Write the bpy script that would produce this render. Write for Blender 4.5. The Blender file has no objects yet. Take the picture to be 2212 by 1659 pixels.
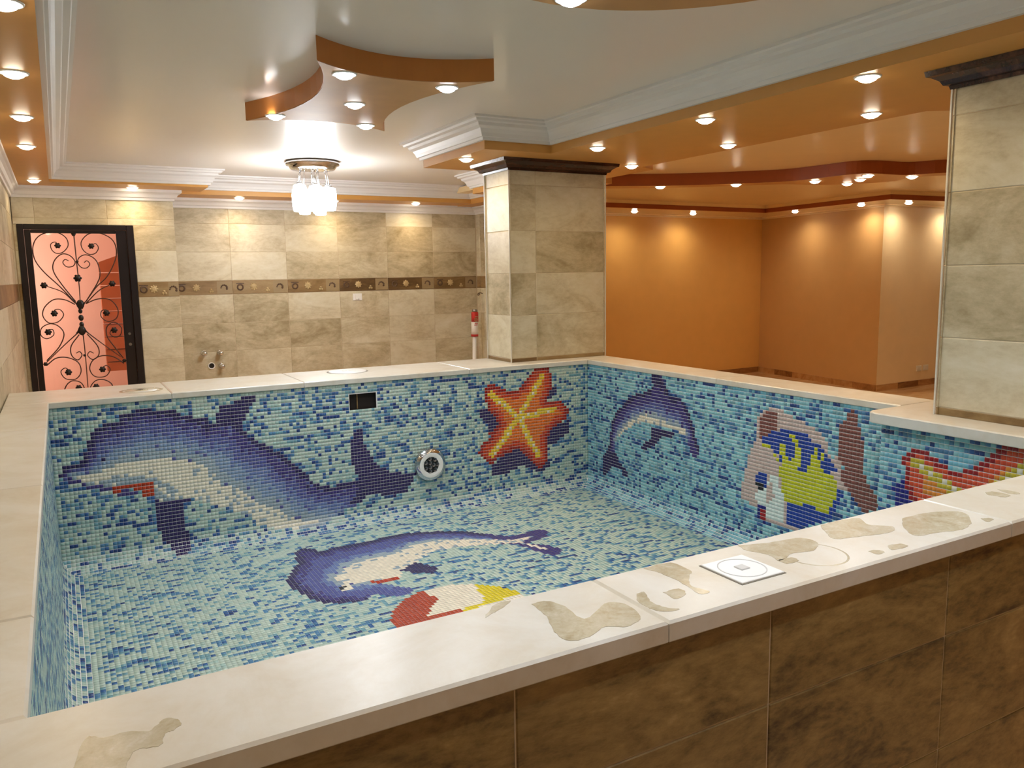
import bpy, bmesh, math, random
import numpy as np
from mathutils import Vector, Matrix

# ------------------------------------------------------------------ camera, world, exposure
EXPO = 0.14
SHADE_E = 26.0
SPOT_DEG = 164
scene = bpy.context.scene
col = scene.collection
CAM_Z = 1.60
F_PX = 1725.39
YAW, PITCH, ROLL = math.radians(29.351), math.radians(7.817), math.radians(-0.943)

def cam_axes():
    cy, sy, cp, sp = math.cos(YAW), math.sin(YAW), math.cos(PITCH), math.sin(PITCH)
    fwd = Vector((sy * cp, cy * cp, -sp)); right = Vector((cy, -sy, 0)); up = right.cross(fwd)
    cr, sr = math.cos(ROLL), math.sin(ROLL)
    return cr * right + sr * up, -sr * right + cr * up, fwd

_r, _u, _f = cam_axes()
cam_data = bpy.data.cameras.new('camera')
cam = bpy.data.objects.new('camera', cam_data)
col.objects.link(cam)
cam_data.sensor_width = 36.0
cam_data.lens = F_PX * 36.0 / 2212.0
cam_data.clip_start = 0.02
cam_data.clip_end = 100
cam.matrix_world = Matrix(((_r.x, _u.x, -_f.x, 0), (_r.y, _u.y, -_f.y, 0), (_r.z, _u.z, -_f.z, CAM_Z), (0, 0, 0, 1)))
scene.camera = cam

world = bpy.data.worlds.new('world')
scene.world = world
world.use_nodes = True
world.node_tree.nodes['Background'].inputs[0].default_value = (0.9, 0.8, 0.7, 1)
world.node_tree.nodes['Background'].inputs[1].default_value = 0.02

scene.view_settings.view_transform = 'Standard'
scene.view_settings.look = 'None'
scene.view_settings.exposure = EXPO
scene.view_settings.gamma = 1.0
scene.view_settings.use_curve_mapping = False

scene.cycles.max_bounces = 5
scene.cycles.diffuse_bounces = 4
scene.cycles.glossy_bounces = 3
scene.cycles.transmission_bounces = 2
scene.cycles.transparent_max_bounces = 4
scene.cycles.caustics_reflective = False
scene.cycles.caustics_refractive = False

WARM = (1.0, 0.74, 0.42)
HALL_WARM = (1.0, 0.79, 0.50)
HALL_LAMP_W = 17.0
LEFT_W = 8.5
COOL = (0.86, 0.93, 1.0)
WARM_W = 13.5
COOL_W = 24.0
PANEL_W = 36.0
CHAND_W = 26.0
HALL_W = 34.0
LENS_E = 28.0


# ------------------------------------------------------------------ helpers
random.seed(7)

def tag(o, label=None, cat=None, group=None, kind=None):
    if label: o['label'] = label
    if cat: o['category'] = cat
    if group: o['group'] = group
    if kind: o['kind'] = kind
    return o

def empty(name, loc, label=None, cat=None, group=None, rz=0.0):
    o = bpy.data.objects.new(name, None)
    col.objects.link(o)
    o.location = loc
    o.rotation_euler = (0, 0, rz)
    o.empty_display_size = 0.05
    return tag(o, label, cat, group)

class MB:
    """collects verts and faces of one mesh"""
    def __init__(self):
        self.v = []; self.f = []; self.smooth = []
    def add(self, vs, fs, smooth=False):
        n = len(self.v)
        self.v += [tuple(a) for a in vs]
        self.f += [[i + n for i in f] for f in fs]
        self.smooth += [smooth] * len(fs)
        return self
    def box(self, a, b):
        x0, y0, z0 = a; x1, y1, z1 = b
        return self.add([(x0,y0,z0),(x1,y0,z0),(x1,y1,z0),(x0,y1,z0),(x0,y0,z1),(x1,y0,z1),(x1,y1,z1),(x0,y1,z1)],
            [[0,3,2,1],[4,5,6,7],[0,1,5,4],[1,2,6,5],[2,3,7,6],[3,0,4,7]])
    def cbox(self, a, b, c=0.003):
        """box with all edges chamfered by c"""
        x0, y0, z0 = a; x1, y1, z1 = b
        bm = bmesh.new()
        bmesh.ops.create_cube(bm, size=1.0)
        for v in bm.verts:
            v.co = Vector(((x0+x1)/2 + v.co.x*(x1-x0), (y0+y1)/2 + v.co.y*(y1-y0), (z0+z1)/2 + v.co.z*(z1-z0)))
        bmesh.ops.bevel(bm, geom=bm.edges[:], offset=c, segments=1, affect='EDGES')
        bm.verts.index_update()
        self.add([v.co[:] for v in bm.verts], [[v.index for v in f.verts] for f in bm.faces])
        bm.free()
        return self
    def prism(self, poly, z0, z1, top_in=0.0, bot_in=0.0):
        """poly: ccw list of xy; chamfered rims if *_in > 0"""
        n = len(poly)
        rings = []
        if bot_in: rings.append((inset(poly, bot_in), z0)); rings.append((poly, z0 + bot_in))
        else: rings.append((poly, z0))
        if top_in: rings.append((poly, z1 - top_in)); rings.append((inset(poly, top_in), z1))
        else: rings.append((poly, z1))
        vs = []; fs = []
        for q, z in rings: vs += [(x, y, z) for x, y in q]
        for k in range(len(rings) - 1):
            for i in range(n):
                j = (i + 1) % n
                fs.append([k*n+i, k*n+j, (k+1)*n+j, (k+1)*n+i])
        fs.append(list(range(n))[::-1])
        fs.append([(len(rings)-1)*n + i for i in range(n)])
        return self.add(vs, fs)
    def lathe(self, prof, seg=24, center=(0,0,0), axis='z', smooth=True, cap=True):
        """prof: list of (radius, height) from bottom to top"""
        cx, cy, cz = center
        vs = []; fs = []
        def put(r, h, a):
            c, s = r*math.cos(a), r*math.sin(a)
            if axis == 'z': return (cx+c, cy+s, cz+h)
            if axis == 'y': return (cx+c, cy+h, cz-s)
            return (cx+h, cy+c, cz+s)
        for r, h in prof:
            for k in range(seg): vs.append(put(r, h, 2*math.pi*k/seg))
        for i in range(len(prof)-1):
            for k in range(seg):
                j = (k+1) % seg
                fs.append([i*seg+k, i*seg+j, (i+1)*seg+j, (i+1)*seg+k])
        self.add(vs, fs, smooth)
        if cap:
            n0 = len(self.v) - len(vs)
            self.f.append([n0+k for k in range(seg)][::-1]); self.smooth.append(False)
            self.f.append([n0+(len(prof)-1)*seg+k for k in range(seg)]); self.smooth.append(False)
        return self
    def tube(self, pts, r, seg=6, taper=None):
        pts = [Vector(p) for p in pts]
        n = len(pts); vs = []; fs = []
        ref = Vector((0, 1, 0))
        for i, p in enumerate(pts):
            d = (pts[min(i+1, n-1)] - pts[max(i-1, 0)]).normalized()
            a = d.cross(ref)
            if a.length < 1e-3: a = d.cross(Vector((1, 0, 0)))
            a.normalize(); b = d.cross(a).normalized()
            rr = r if taper is None else r * (1 + (taper - 1) * i / (n - 1))
            for k in range(seg):
                t = 2*math.pi*k/seg
                vs.append(p + a*rr*math.cos(t) + b*rr*math.sin(t))
        for i in range(n-1):
            for k in range(seg):
                j = (k+1) % seg
                fs.append([i*seg+k, i*seg+j, (i+1)*seg+j, (i+1)*seg+k])
        fs.append(list(range(seg))[::-1]); fs.append([(n-1)*seg+k for k in range(seg)])
        return self.add(vs, fs, True)
    def ball(self, c, r, seg=10, rings=6, squash=(1,1,1)):
        vs = []; fs = []
        for i in range(rings+1):
            t = math.pi*i/rings
            for k in range(seg):
                a = 2*math.pi*k/seg
                vs.append((c[0]+squash[0]*r*math.sin(t)*math.cos(a), c[1]+squash[1]*r*math.sin(t)*math.sin(a), c[2]+squash[2]*r*math.cos(t)))
        for i in range(rings):
            for k in range(seg):
                j = (k+1) % seg
                fs.append([i*seg+k, (i+1)*seg+k, (i+1)*seg+j, i*seg+j])
        return self.add(vs, fs, True)
    def mesh(self, name, mat):
        me = bpy.data.meshes.new(name)
        me.from_pydata(self.v, [], self.f)
        me.polygons.foreach_set('use_smooth', self.smooth)
        bm = bmesh.new(); bm.from_mesh(me)
        bmesh.ops.recalc_face_normals(bm, faces=bm.faces[:])
        bm.to_mesh(me); bm.free()
        me.materials.append(mat)
        me.update()
        return me
    def build(self, name, mat, parent=None, loc=None):
        """world coordinates; with an Empty parent the offset of the parent is taken off"""
        o = bpy.data.objects.new(name, self.mesh(name, mat))
        col.objects.link(o)
        if parent is not None:
            o.parent = parent
            if loc is None:
                w = parent
                off = Vector((0, 0, 0))
                while w is not None:
                    off += w.location; w = w.parent
                loc = -off
        if loc is not None: o.location = loc
        return o

def inset(poly, d):
    """inset a ccw polygon by d (mitred)"""
    n = len(poly); out = []
    for i in range(n):
        p0, p1, p2 = poly[i-1], poly[i], poly[(i+1) % n]
        a = Vector((p1[0]-p0[0], p1[1]-p0[1])).normalized(); b = Vector((p2[0]-p1[0], p2[1]-p1[1])).normalized()
        na, nb = Vector((-a.y, a.x)), Vector((-b.y, b.x))
        m = na + nb
        if m.length < 1e-6: m = na
        m = m / max(0.25, m.dot(na))
        out.append((p1[0] + m.x*d, p1[1] + m.y*d))
    return out

def sweep(path, profile, closed):
    """sweep a (d, z) profile along an xy path; d is measured to the left of the path, mitred"""
    n = len(path); mb = MB(); rows = []
    for i in range(n):
        p1 = Vector(path[i])
        if closed or 0 < i < n-1:
            a = (p1 - Vector(path[i-1])).normalized(); b = (Vector(path[(i+1) % n]) - p1).normalized()
        elif i == 0: a = b = (Vector(path[1]) - p1).normalized()
        else: a = b = (p1 - Vector(path[i-1])).normalized()
        na, nb = Vector((-a.y, a.x)), Vector((-b.y, b.x))
        m = na + nb
        m = m / max(0.25, m.dot(na))
        rows.append([(p1.x + m.x*d, p1.y + m.y*d, z) for d, z in profile])
    k = len(profile); vs = [q for r in rows for q in r]; fs = []
    for i in range(n if closed else n-1):
        j = (i+1) % n
        for c in range(k):
            e = (c+1) % k
            fs.append([i*k+c, j*k+c, j*k+e, i*k+e])
    if not closed:
        fs.append(list(range(k))); fs.append([(n-1)*k + c for c in range(k)][::-1])
    return mb.add(vs, fs)

def rounded(pts, idx, r, seg=6):
    """round corner idx of a polygon"""
    p0, p1, p2 = Vector(pts[idx-1]), Vector(pts[idx]), Vector(pts[(idx+1) % len(pts)])
    a = p1 + (p0-p1).normalized()*r; b = p1 + (p2-p1).normalized()*r
    arc = []
    for k in range(seg+1):
        t = k/seg
        q = a*(1-t)**2 + p1*2*t*(1-t) + b*t*t
        arc.append((q.x, q.y))
    return pts[:idx] + arc + pts[idx+1:]

def spline(pts, k=6):
    """Catmull-Rom through 3d points"""
    P = [Vector(p) for p in pts]; P = [P[0]*2-P[1]] + P + [P[-1]*2-P[-2]]
    out = []
    for i in range(1, len(P)-2):
        for s in range(k):
            t = s/k
            out.append(0.5*((2*P[i]) + (P[i+1]-P[i-1])*t + (2*P[i-1]-5*P[i]+4*P[i+1]-P[i+2])*t*t + (3*P[i]-P[i-1]-3*P[i+1]+P[i+2])*t**3))
    out.append(P[-2])
    return out

def lin(c):
    return tuple(((x/255)/12.92 if x/255 <= 0.04045 else ((x/255+0.055)/1.055)**2.4) for x in c)

# ------------------------------------------------------------------ materials
def new_mat(name):
    m = bpy.data.materials.new(name); m.use_nodes = True
    nt = m.node_tree; b = nt.nodes['Principled BSDF']
    return m, nt, b

def plain(name, rgb, rough=0.5, metal=0.0, spec=0.5, coat=0.0, noise=0.0, scale=6.0, bump=0.0):
    m, nt, b = new_mat(name)
    c = lin(rgb)
    b.inputs['Base Color'].default_value = (*c, 1)
    b.inputs['Roughness'].default_value = rough
    b.inputs['Metallic'].default_value = metal
    b.inputs['Specular IOR Level'].default_value = spec
    if coat:
        b.inputs['Coat Weight'].default_value = coat
        b.inputs['Coat Roughness'].default_value = 0.17
    if noise or bump:
        tc = nt.nodes.new('ShaderNodeTexCoord'); nz = nt.nodes.new('ShaderNodeTexNoise')
        nz.inputs['Scale'].default_value = scale; nz.inputs['Detail'].default_value = 6
        nt.links.new(tc.outputs['Object'], nz.inputs['Vector'])
        if noise:
            mx = nt.nodes.new('ShaderNodeMix'); mx.data_type = 'RGBA'
            mx.inputs[6].default_value = (*[x*(1-noise) for x in c], 1); mx.inputs[7].default_value = (*[min(1, x*(1+noise)) for x in c], 1)
            nt.links.new(nz.outputs['Fac'], mx.inputs[0]); nt.links.new(mx.outputs[2], b.inputs['Base Color'])
        if bump:
            bp = nt.nodes.new('ShaderNodeBump'); bp.inputs['Strength'].default_value = bump; bp.inputs['Distance'].default_value = 0.01
            nt.links.new(nz.outputs['Fac'], bp.inputs['Height']); nt.links.new(bp.outputs[0], b.inputs['Normal'])
    return m

def emit(name, rgb, strength):
    m, nt, b = new_mat(name)
    b.inputs['Base Color'].default_value = (0.9, 0.9, 0.9, 1)
    b.inputs['Emission Color'].default_value = (*rgb, 1)
    b.inputs['Emission Strength'].default_value = strength
    m.cycles.emission_sampling = 'NONE'      # every lamp carries its own light
    return m

def stone(name, stops, stretch=(1.4, 5.0, 5.0), rough=0.42, rnd=0.5, fine=0.25):
    """veined quartzite: every tile takes its own patch and tone of the stone"""
    m, nt, b = new_mat(name)
    N, L = nt.nodes.new, nt.links.new
    tc = N('ShaderNodeTexCoord'); oi = N('ShaderNodeObjectInfo')
    off = N('ShaderNodeVectorMath'); off.operation = 'SCALE'
    cmb = N('ShaderNodeCombineXYZ')
    for k in range(3): L(oi.outputs['Random'], cmb.inputs[k])
    L(cmb.outputs[0], off.inputs[0]); off.inputs['Scale'].default_value = 37.0
    add = N('ShaderNodeVectorMath'); L(tc.outputs['Object'], add.inputs[0]); L(off.outputs[0], add.inputs[1])
    mp = N('ShaderNodeMapping'); mp.inputs['Scale'].default_value = stretch; mp.inputs['Rotation'].default_value = (0, 0, 0.25)
    L(add.outputs[0], mp.inputs['Vector'])
    n1 = N('ShaderNodeTexNoise'); n1.inputs['Scale'].default_value = 1.6; n1.inputs['Detail'].default_value = 9; n1.inputs['Roughness'].default_value = 0.66; n1.inputs['Distortion'].default_value = 0.9
    L(mp.outputs[0], n1.inputs['Vector'])
    n2 = N('ShaderNodeTexNoise'); n2.inputs['Scale'].default_value = 14; n2.inputs['Detail'].default_value = 7; n2.inputs['Roughness'].default_value = 0.7
    L(mp.outputs[0], n2.inputs['Vector'])
    ma = N('ShaderNodeMath'); ma.operation = 'MULTIPLY_ADD'; L(n2.outputs['Fac'], ma.inputs[0]); ma.inputs[1].default_value = fine; L(n1.outputs['Fac'], ma.inputs[2])
    rs = N('ShaderNodeMath'); rs.operation = 'MULTIPLY_ADD'; L(oi.outputs['Random'], rs.inputs[0]); rs.inputs[1].default_value = rnd; rs.inputs[2].default_value = -rnd*0.5 - fine*0.5
    su = N('ShaderNodeMath'); L(ma.outputs[0], su.inputs[0]); L(rs.outputs[0], su.inputs[1])
    cr = N('ShaderNodeValToRGB'); e = cr.color_ramp.elements
    for k, (p, c) in enumerate(stops):
        el = e[k] if k < 2 else e.new(p)
        el.position = p; el.color = (*lin(c), 1)
    L(su.outputs[0], cr.inputs[0]); L(cr.outputs[0], b.inputs['Base Color'])
    b.inputs['Roughness'].default_value = rough
    bp = N('ShaderNodeBump'); bp.inputs['Strength'].default_value = 0.12; bp.inputs['Distance'].default_value = 0.004
    L(ma.outputs[0], bp.inputs['Height']); L(bp.outputs[0], b.inputs['Normal'])
    return m

M = {}
M['ceiling'] = plain('ceiling_gloss_paint', (224, 219, 212), rough=0.5, coat=0.42, noise=0.03, scale=1.5)
M['cornice'] = plain('cornice_plaster', (224, 222, 220), rough=0.45)
M['soffit'] = plain('soffit_orange_paint', (204, 150, 78), rough=0.42, noise=0.07, scale=9, bump=0.02)
M['star'] = plain('star_panel_paint', (184, 138, 86), rough=0.5, noise=0.14, scale=7)
M['starside'] = plain('star_edge_paint', (192, 122, 54), rough=0.4, noise=0.08, scale=9)
M['orange'] = plain('orange_wall_paint', (236, 190, 116), rough=0.45, noise=0.06, scale=5, bump=0.03)
M['dull'] = plain('dull_orange_side_wall', (216, 178, 126), rough=0.45, noise=0.06, scale=5, bump=0.03)  # finish of the orange wall in a duller colour, for the side wall
M['peach'] = plain('peach_wall_paint', (248, 228, 194), rough=0.45, noise=0.05, scale=5)
M['tan'] = plain('tan_ceiling_paint', (244, 220, 172), rough=0.35, noise=0.05, scale=5)
M['tanlow'] = plain('tan_soffit_paint', (246, 226, 188), rough=0.16, noise=0.04, scale=5)
M['brown'] = plain('brown_edge_paint', (160, 82, 36), rough=0.45, noise=0.08, scale=9)
M['grout'] = plain('grout', (196, 180, 152), rough=0.8, noise=0.05, scale=20)
M['mgrout'] = plain('mosaic_grout', (232, 230, 228), rough=0.75)
M['fgrout'] = plain('mosaic_floor_grout', (196, 208, 204), rough=0.75)
M['stone'] = stone('stone_tile', [(0.20, (150, 136, 104)), (0.42, (186, 173, 143)), (0.60, (207, 198, 172)), (0.85, (220, 214, 196))], stretch=(1.3, 2.4, 2.4), rnd=0.30, fine=0.45)
M['clad'] = stone('shaded_stone_cladding', [(0.20, (62, 46, 22)), (0.40, (128, 105, 60)), (0.58, (158, 133, 82)), (0.85, (200, 176, 126))], stretch=(1.7, 4.0, 4.0), rnd=0.26, fine=0.6)  # the wall stone, with the dim near side's shade put into its colours
M['border'] = stone('border_tile', [(0.2, (86, 64, 36)), (0.45, (122, 96, 58)), (0.62, (142, 116, 76)), (0.85, (160, 138, 98))], rnd=0.5)
M['motif'] = plain('border_motif_cream', (182, 160, 116), rough=0.4, noise=0.12, scale=30)
M['bpanel'] = plain('border_panel', (150, 130, 96), rough=0.5, noise=0.15, scale=12)
M['motifd'] = plain('border_motif_dark', (84, 62, 42), rough=0.4, noise=0.12, scale=30)
M['capital'] = stone('dark_brown_marble', [(0.2, (24, 12, 10)), (0.5, (52, 26, 18)), (0.68, (86, 50, 36)), (0.85, (150, 112, 92))], rough=0.25, rnd=0.1, fine=0.5)
M['marble'] = stone('cream_marble', [(0.15, (192, 178, 154)), (0.42, (209, 202, 187)), (0.60, (217, 213, 203)), (0.85, (225, 223, 216))], stretch=(2.2, 2.2, 2.2), rough=0.28, rnd=0.12)
M['wet'] = stone('wet_marble', [(0.28, (166, 152, 122)), (0.44, (184, 173, 147)), (0.58, (195, 186, 163)), (0.76, (213, 208, 196))], stretch=(9, 9, 9), rough=0.08, rnd=0.05, fine=0.5)
M['floor'] = stone('brown_floor_marble', [(0.2, (160, 118, 80)), (0.45, (204, 164, 122)), (0.6, (220, 186, 146)), (0.85, (232, 206, 174))], stretch=(0.8, 2.2, 2.2), rough=0.08, rnd=0.1)
M['chrome'] = plain('chrome', (205, 205, 208), rough=0.12, metal=1.0)
M['steel'] = plain('brushed_steel', (150, 146, 140), rough=0.3, metal=1.0)
M['plastic'] = plain('white_plastic', (240, 240, 238), rough=0.3)
M['greyline'] = plain('grey_gap', (120, 112, 98), rough=0.7)
M['groove'] = plain('shaded_white_plastic', (206, 206, 204), rough=0.4)  # white lid plastic greyed to stand in for the shade of its low relief
M['black'] = plain('black_painted_steel', (18, 10, 14), rough=0.32)
M['iron'] = plain('wrought_iron', (70, 42, 32), rough=0.45)
M['ironk'] = plain('wrought_iron_dark', (20, 8, 8), rough=0.4)
M['hole'] = plain('dark_recess', (30, 22, 16), rough=0.8)
M['pink'] = plain('salmon_hall_paint', (238, 206, 192), rough=0.5, noise=0.02, scale=3)
M['wood'] = plain('brown_hall_boards', (176, 100, 62), rough=0.5, noise=0.3, scale=6)
M['skirt'] = stone('brown_skirting_stone', [(0.2, (128, 84, 44)), (0.45, (176, 128, 78)), (0.6, (196, 150, 98)), (0.85, (214, 176, 128))], rnd=0.5)
M['redlabel'] = plain('red_label', (190, 40, 36), rough=0.35)
M['lens'] = plain('dark_lens', (34, 34, 36), rough=0.12)
M['bulb'] = plain('led_reflector', (120, 120, 124), rough=0.15, metal=0.6)
M['warmlens'] = emit('warm_lamp_lens', (1.0, 0.86, 0.66), LENS_E)
M['coollens'] = emit('cool_lamp_lens', (0.92, 0.96, 1.0), LENS_E)
M['shade'] = emit('lit_glass_shade', (0.95, 0.98, 1.0), SHADE_E)

def glass_pane():
    m, nt, b = new_mat('clear_pane')
    for n in list(nt.nodes):
        if n.type != 'OUTPUT_MATERIAL': nt.nodes.remove(n)
    out = [n for n in nt.nodes if n.type == 'OUTPUT_MATERIAL'][0]
    tr = nt.nodes.new('ShaderNodeBsdfTransparent'); gl = nt.nodes.new('ShaderNodeBsdfGlossy'); fr = nt.nodes.new('ShaderNodeFresnel'); mx = nt.nodes.new('ShaderNodeMixShader')
    gl.inputs['Roughness'].default_value = 0.03; fr.inputs[0].default_value = 1.45
    tr.inputs[0].default_value = (0.98, 0.95, 0.93, 1)
    nt.links.new(fr.outputs[0], mx.inputs[0]); nt.links.new(tr.outputs[0], mx.inputs[1]); nt.links.new(gl.outputs[0], mx.inputs[2]); nt.links.new(mx.outputs[0], out.inputs[0])
    return m
M['pane'] = glass_pane()

def mosaic_mat():
    m, nt, b = new_mat('glass_mosaic')
    at = nt.nodes.new('ShaderNodeAttribute'); at.attribute_name = 'tint'
    nt.links.new(at.outputs['Color'], b.inputs['Base Color'])
    b.inputs['Roughness'].default_value = 0.22
    b.inputs['Specular IOR Level'].default_value = 0.45
    return m
M['mosaic'] = mosaic_mat()

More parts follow.
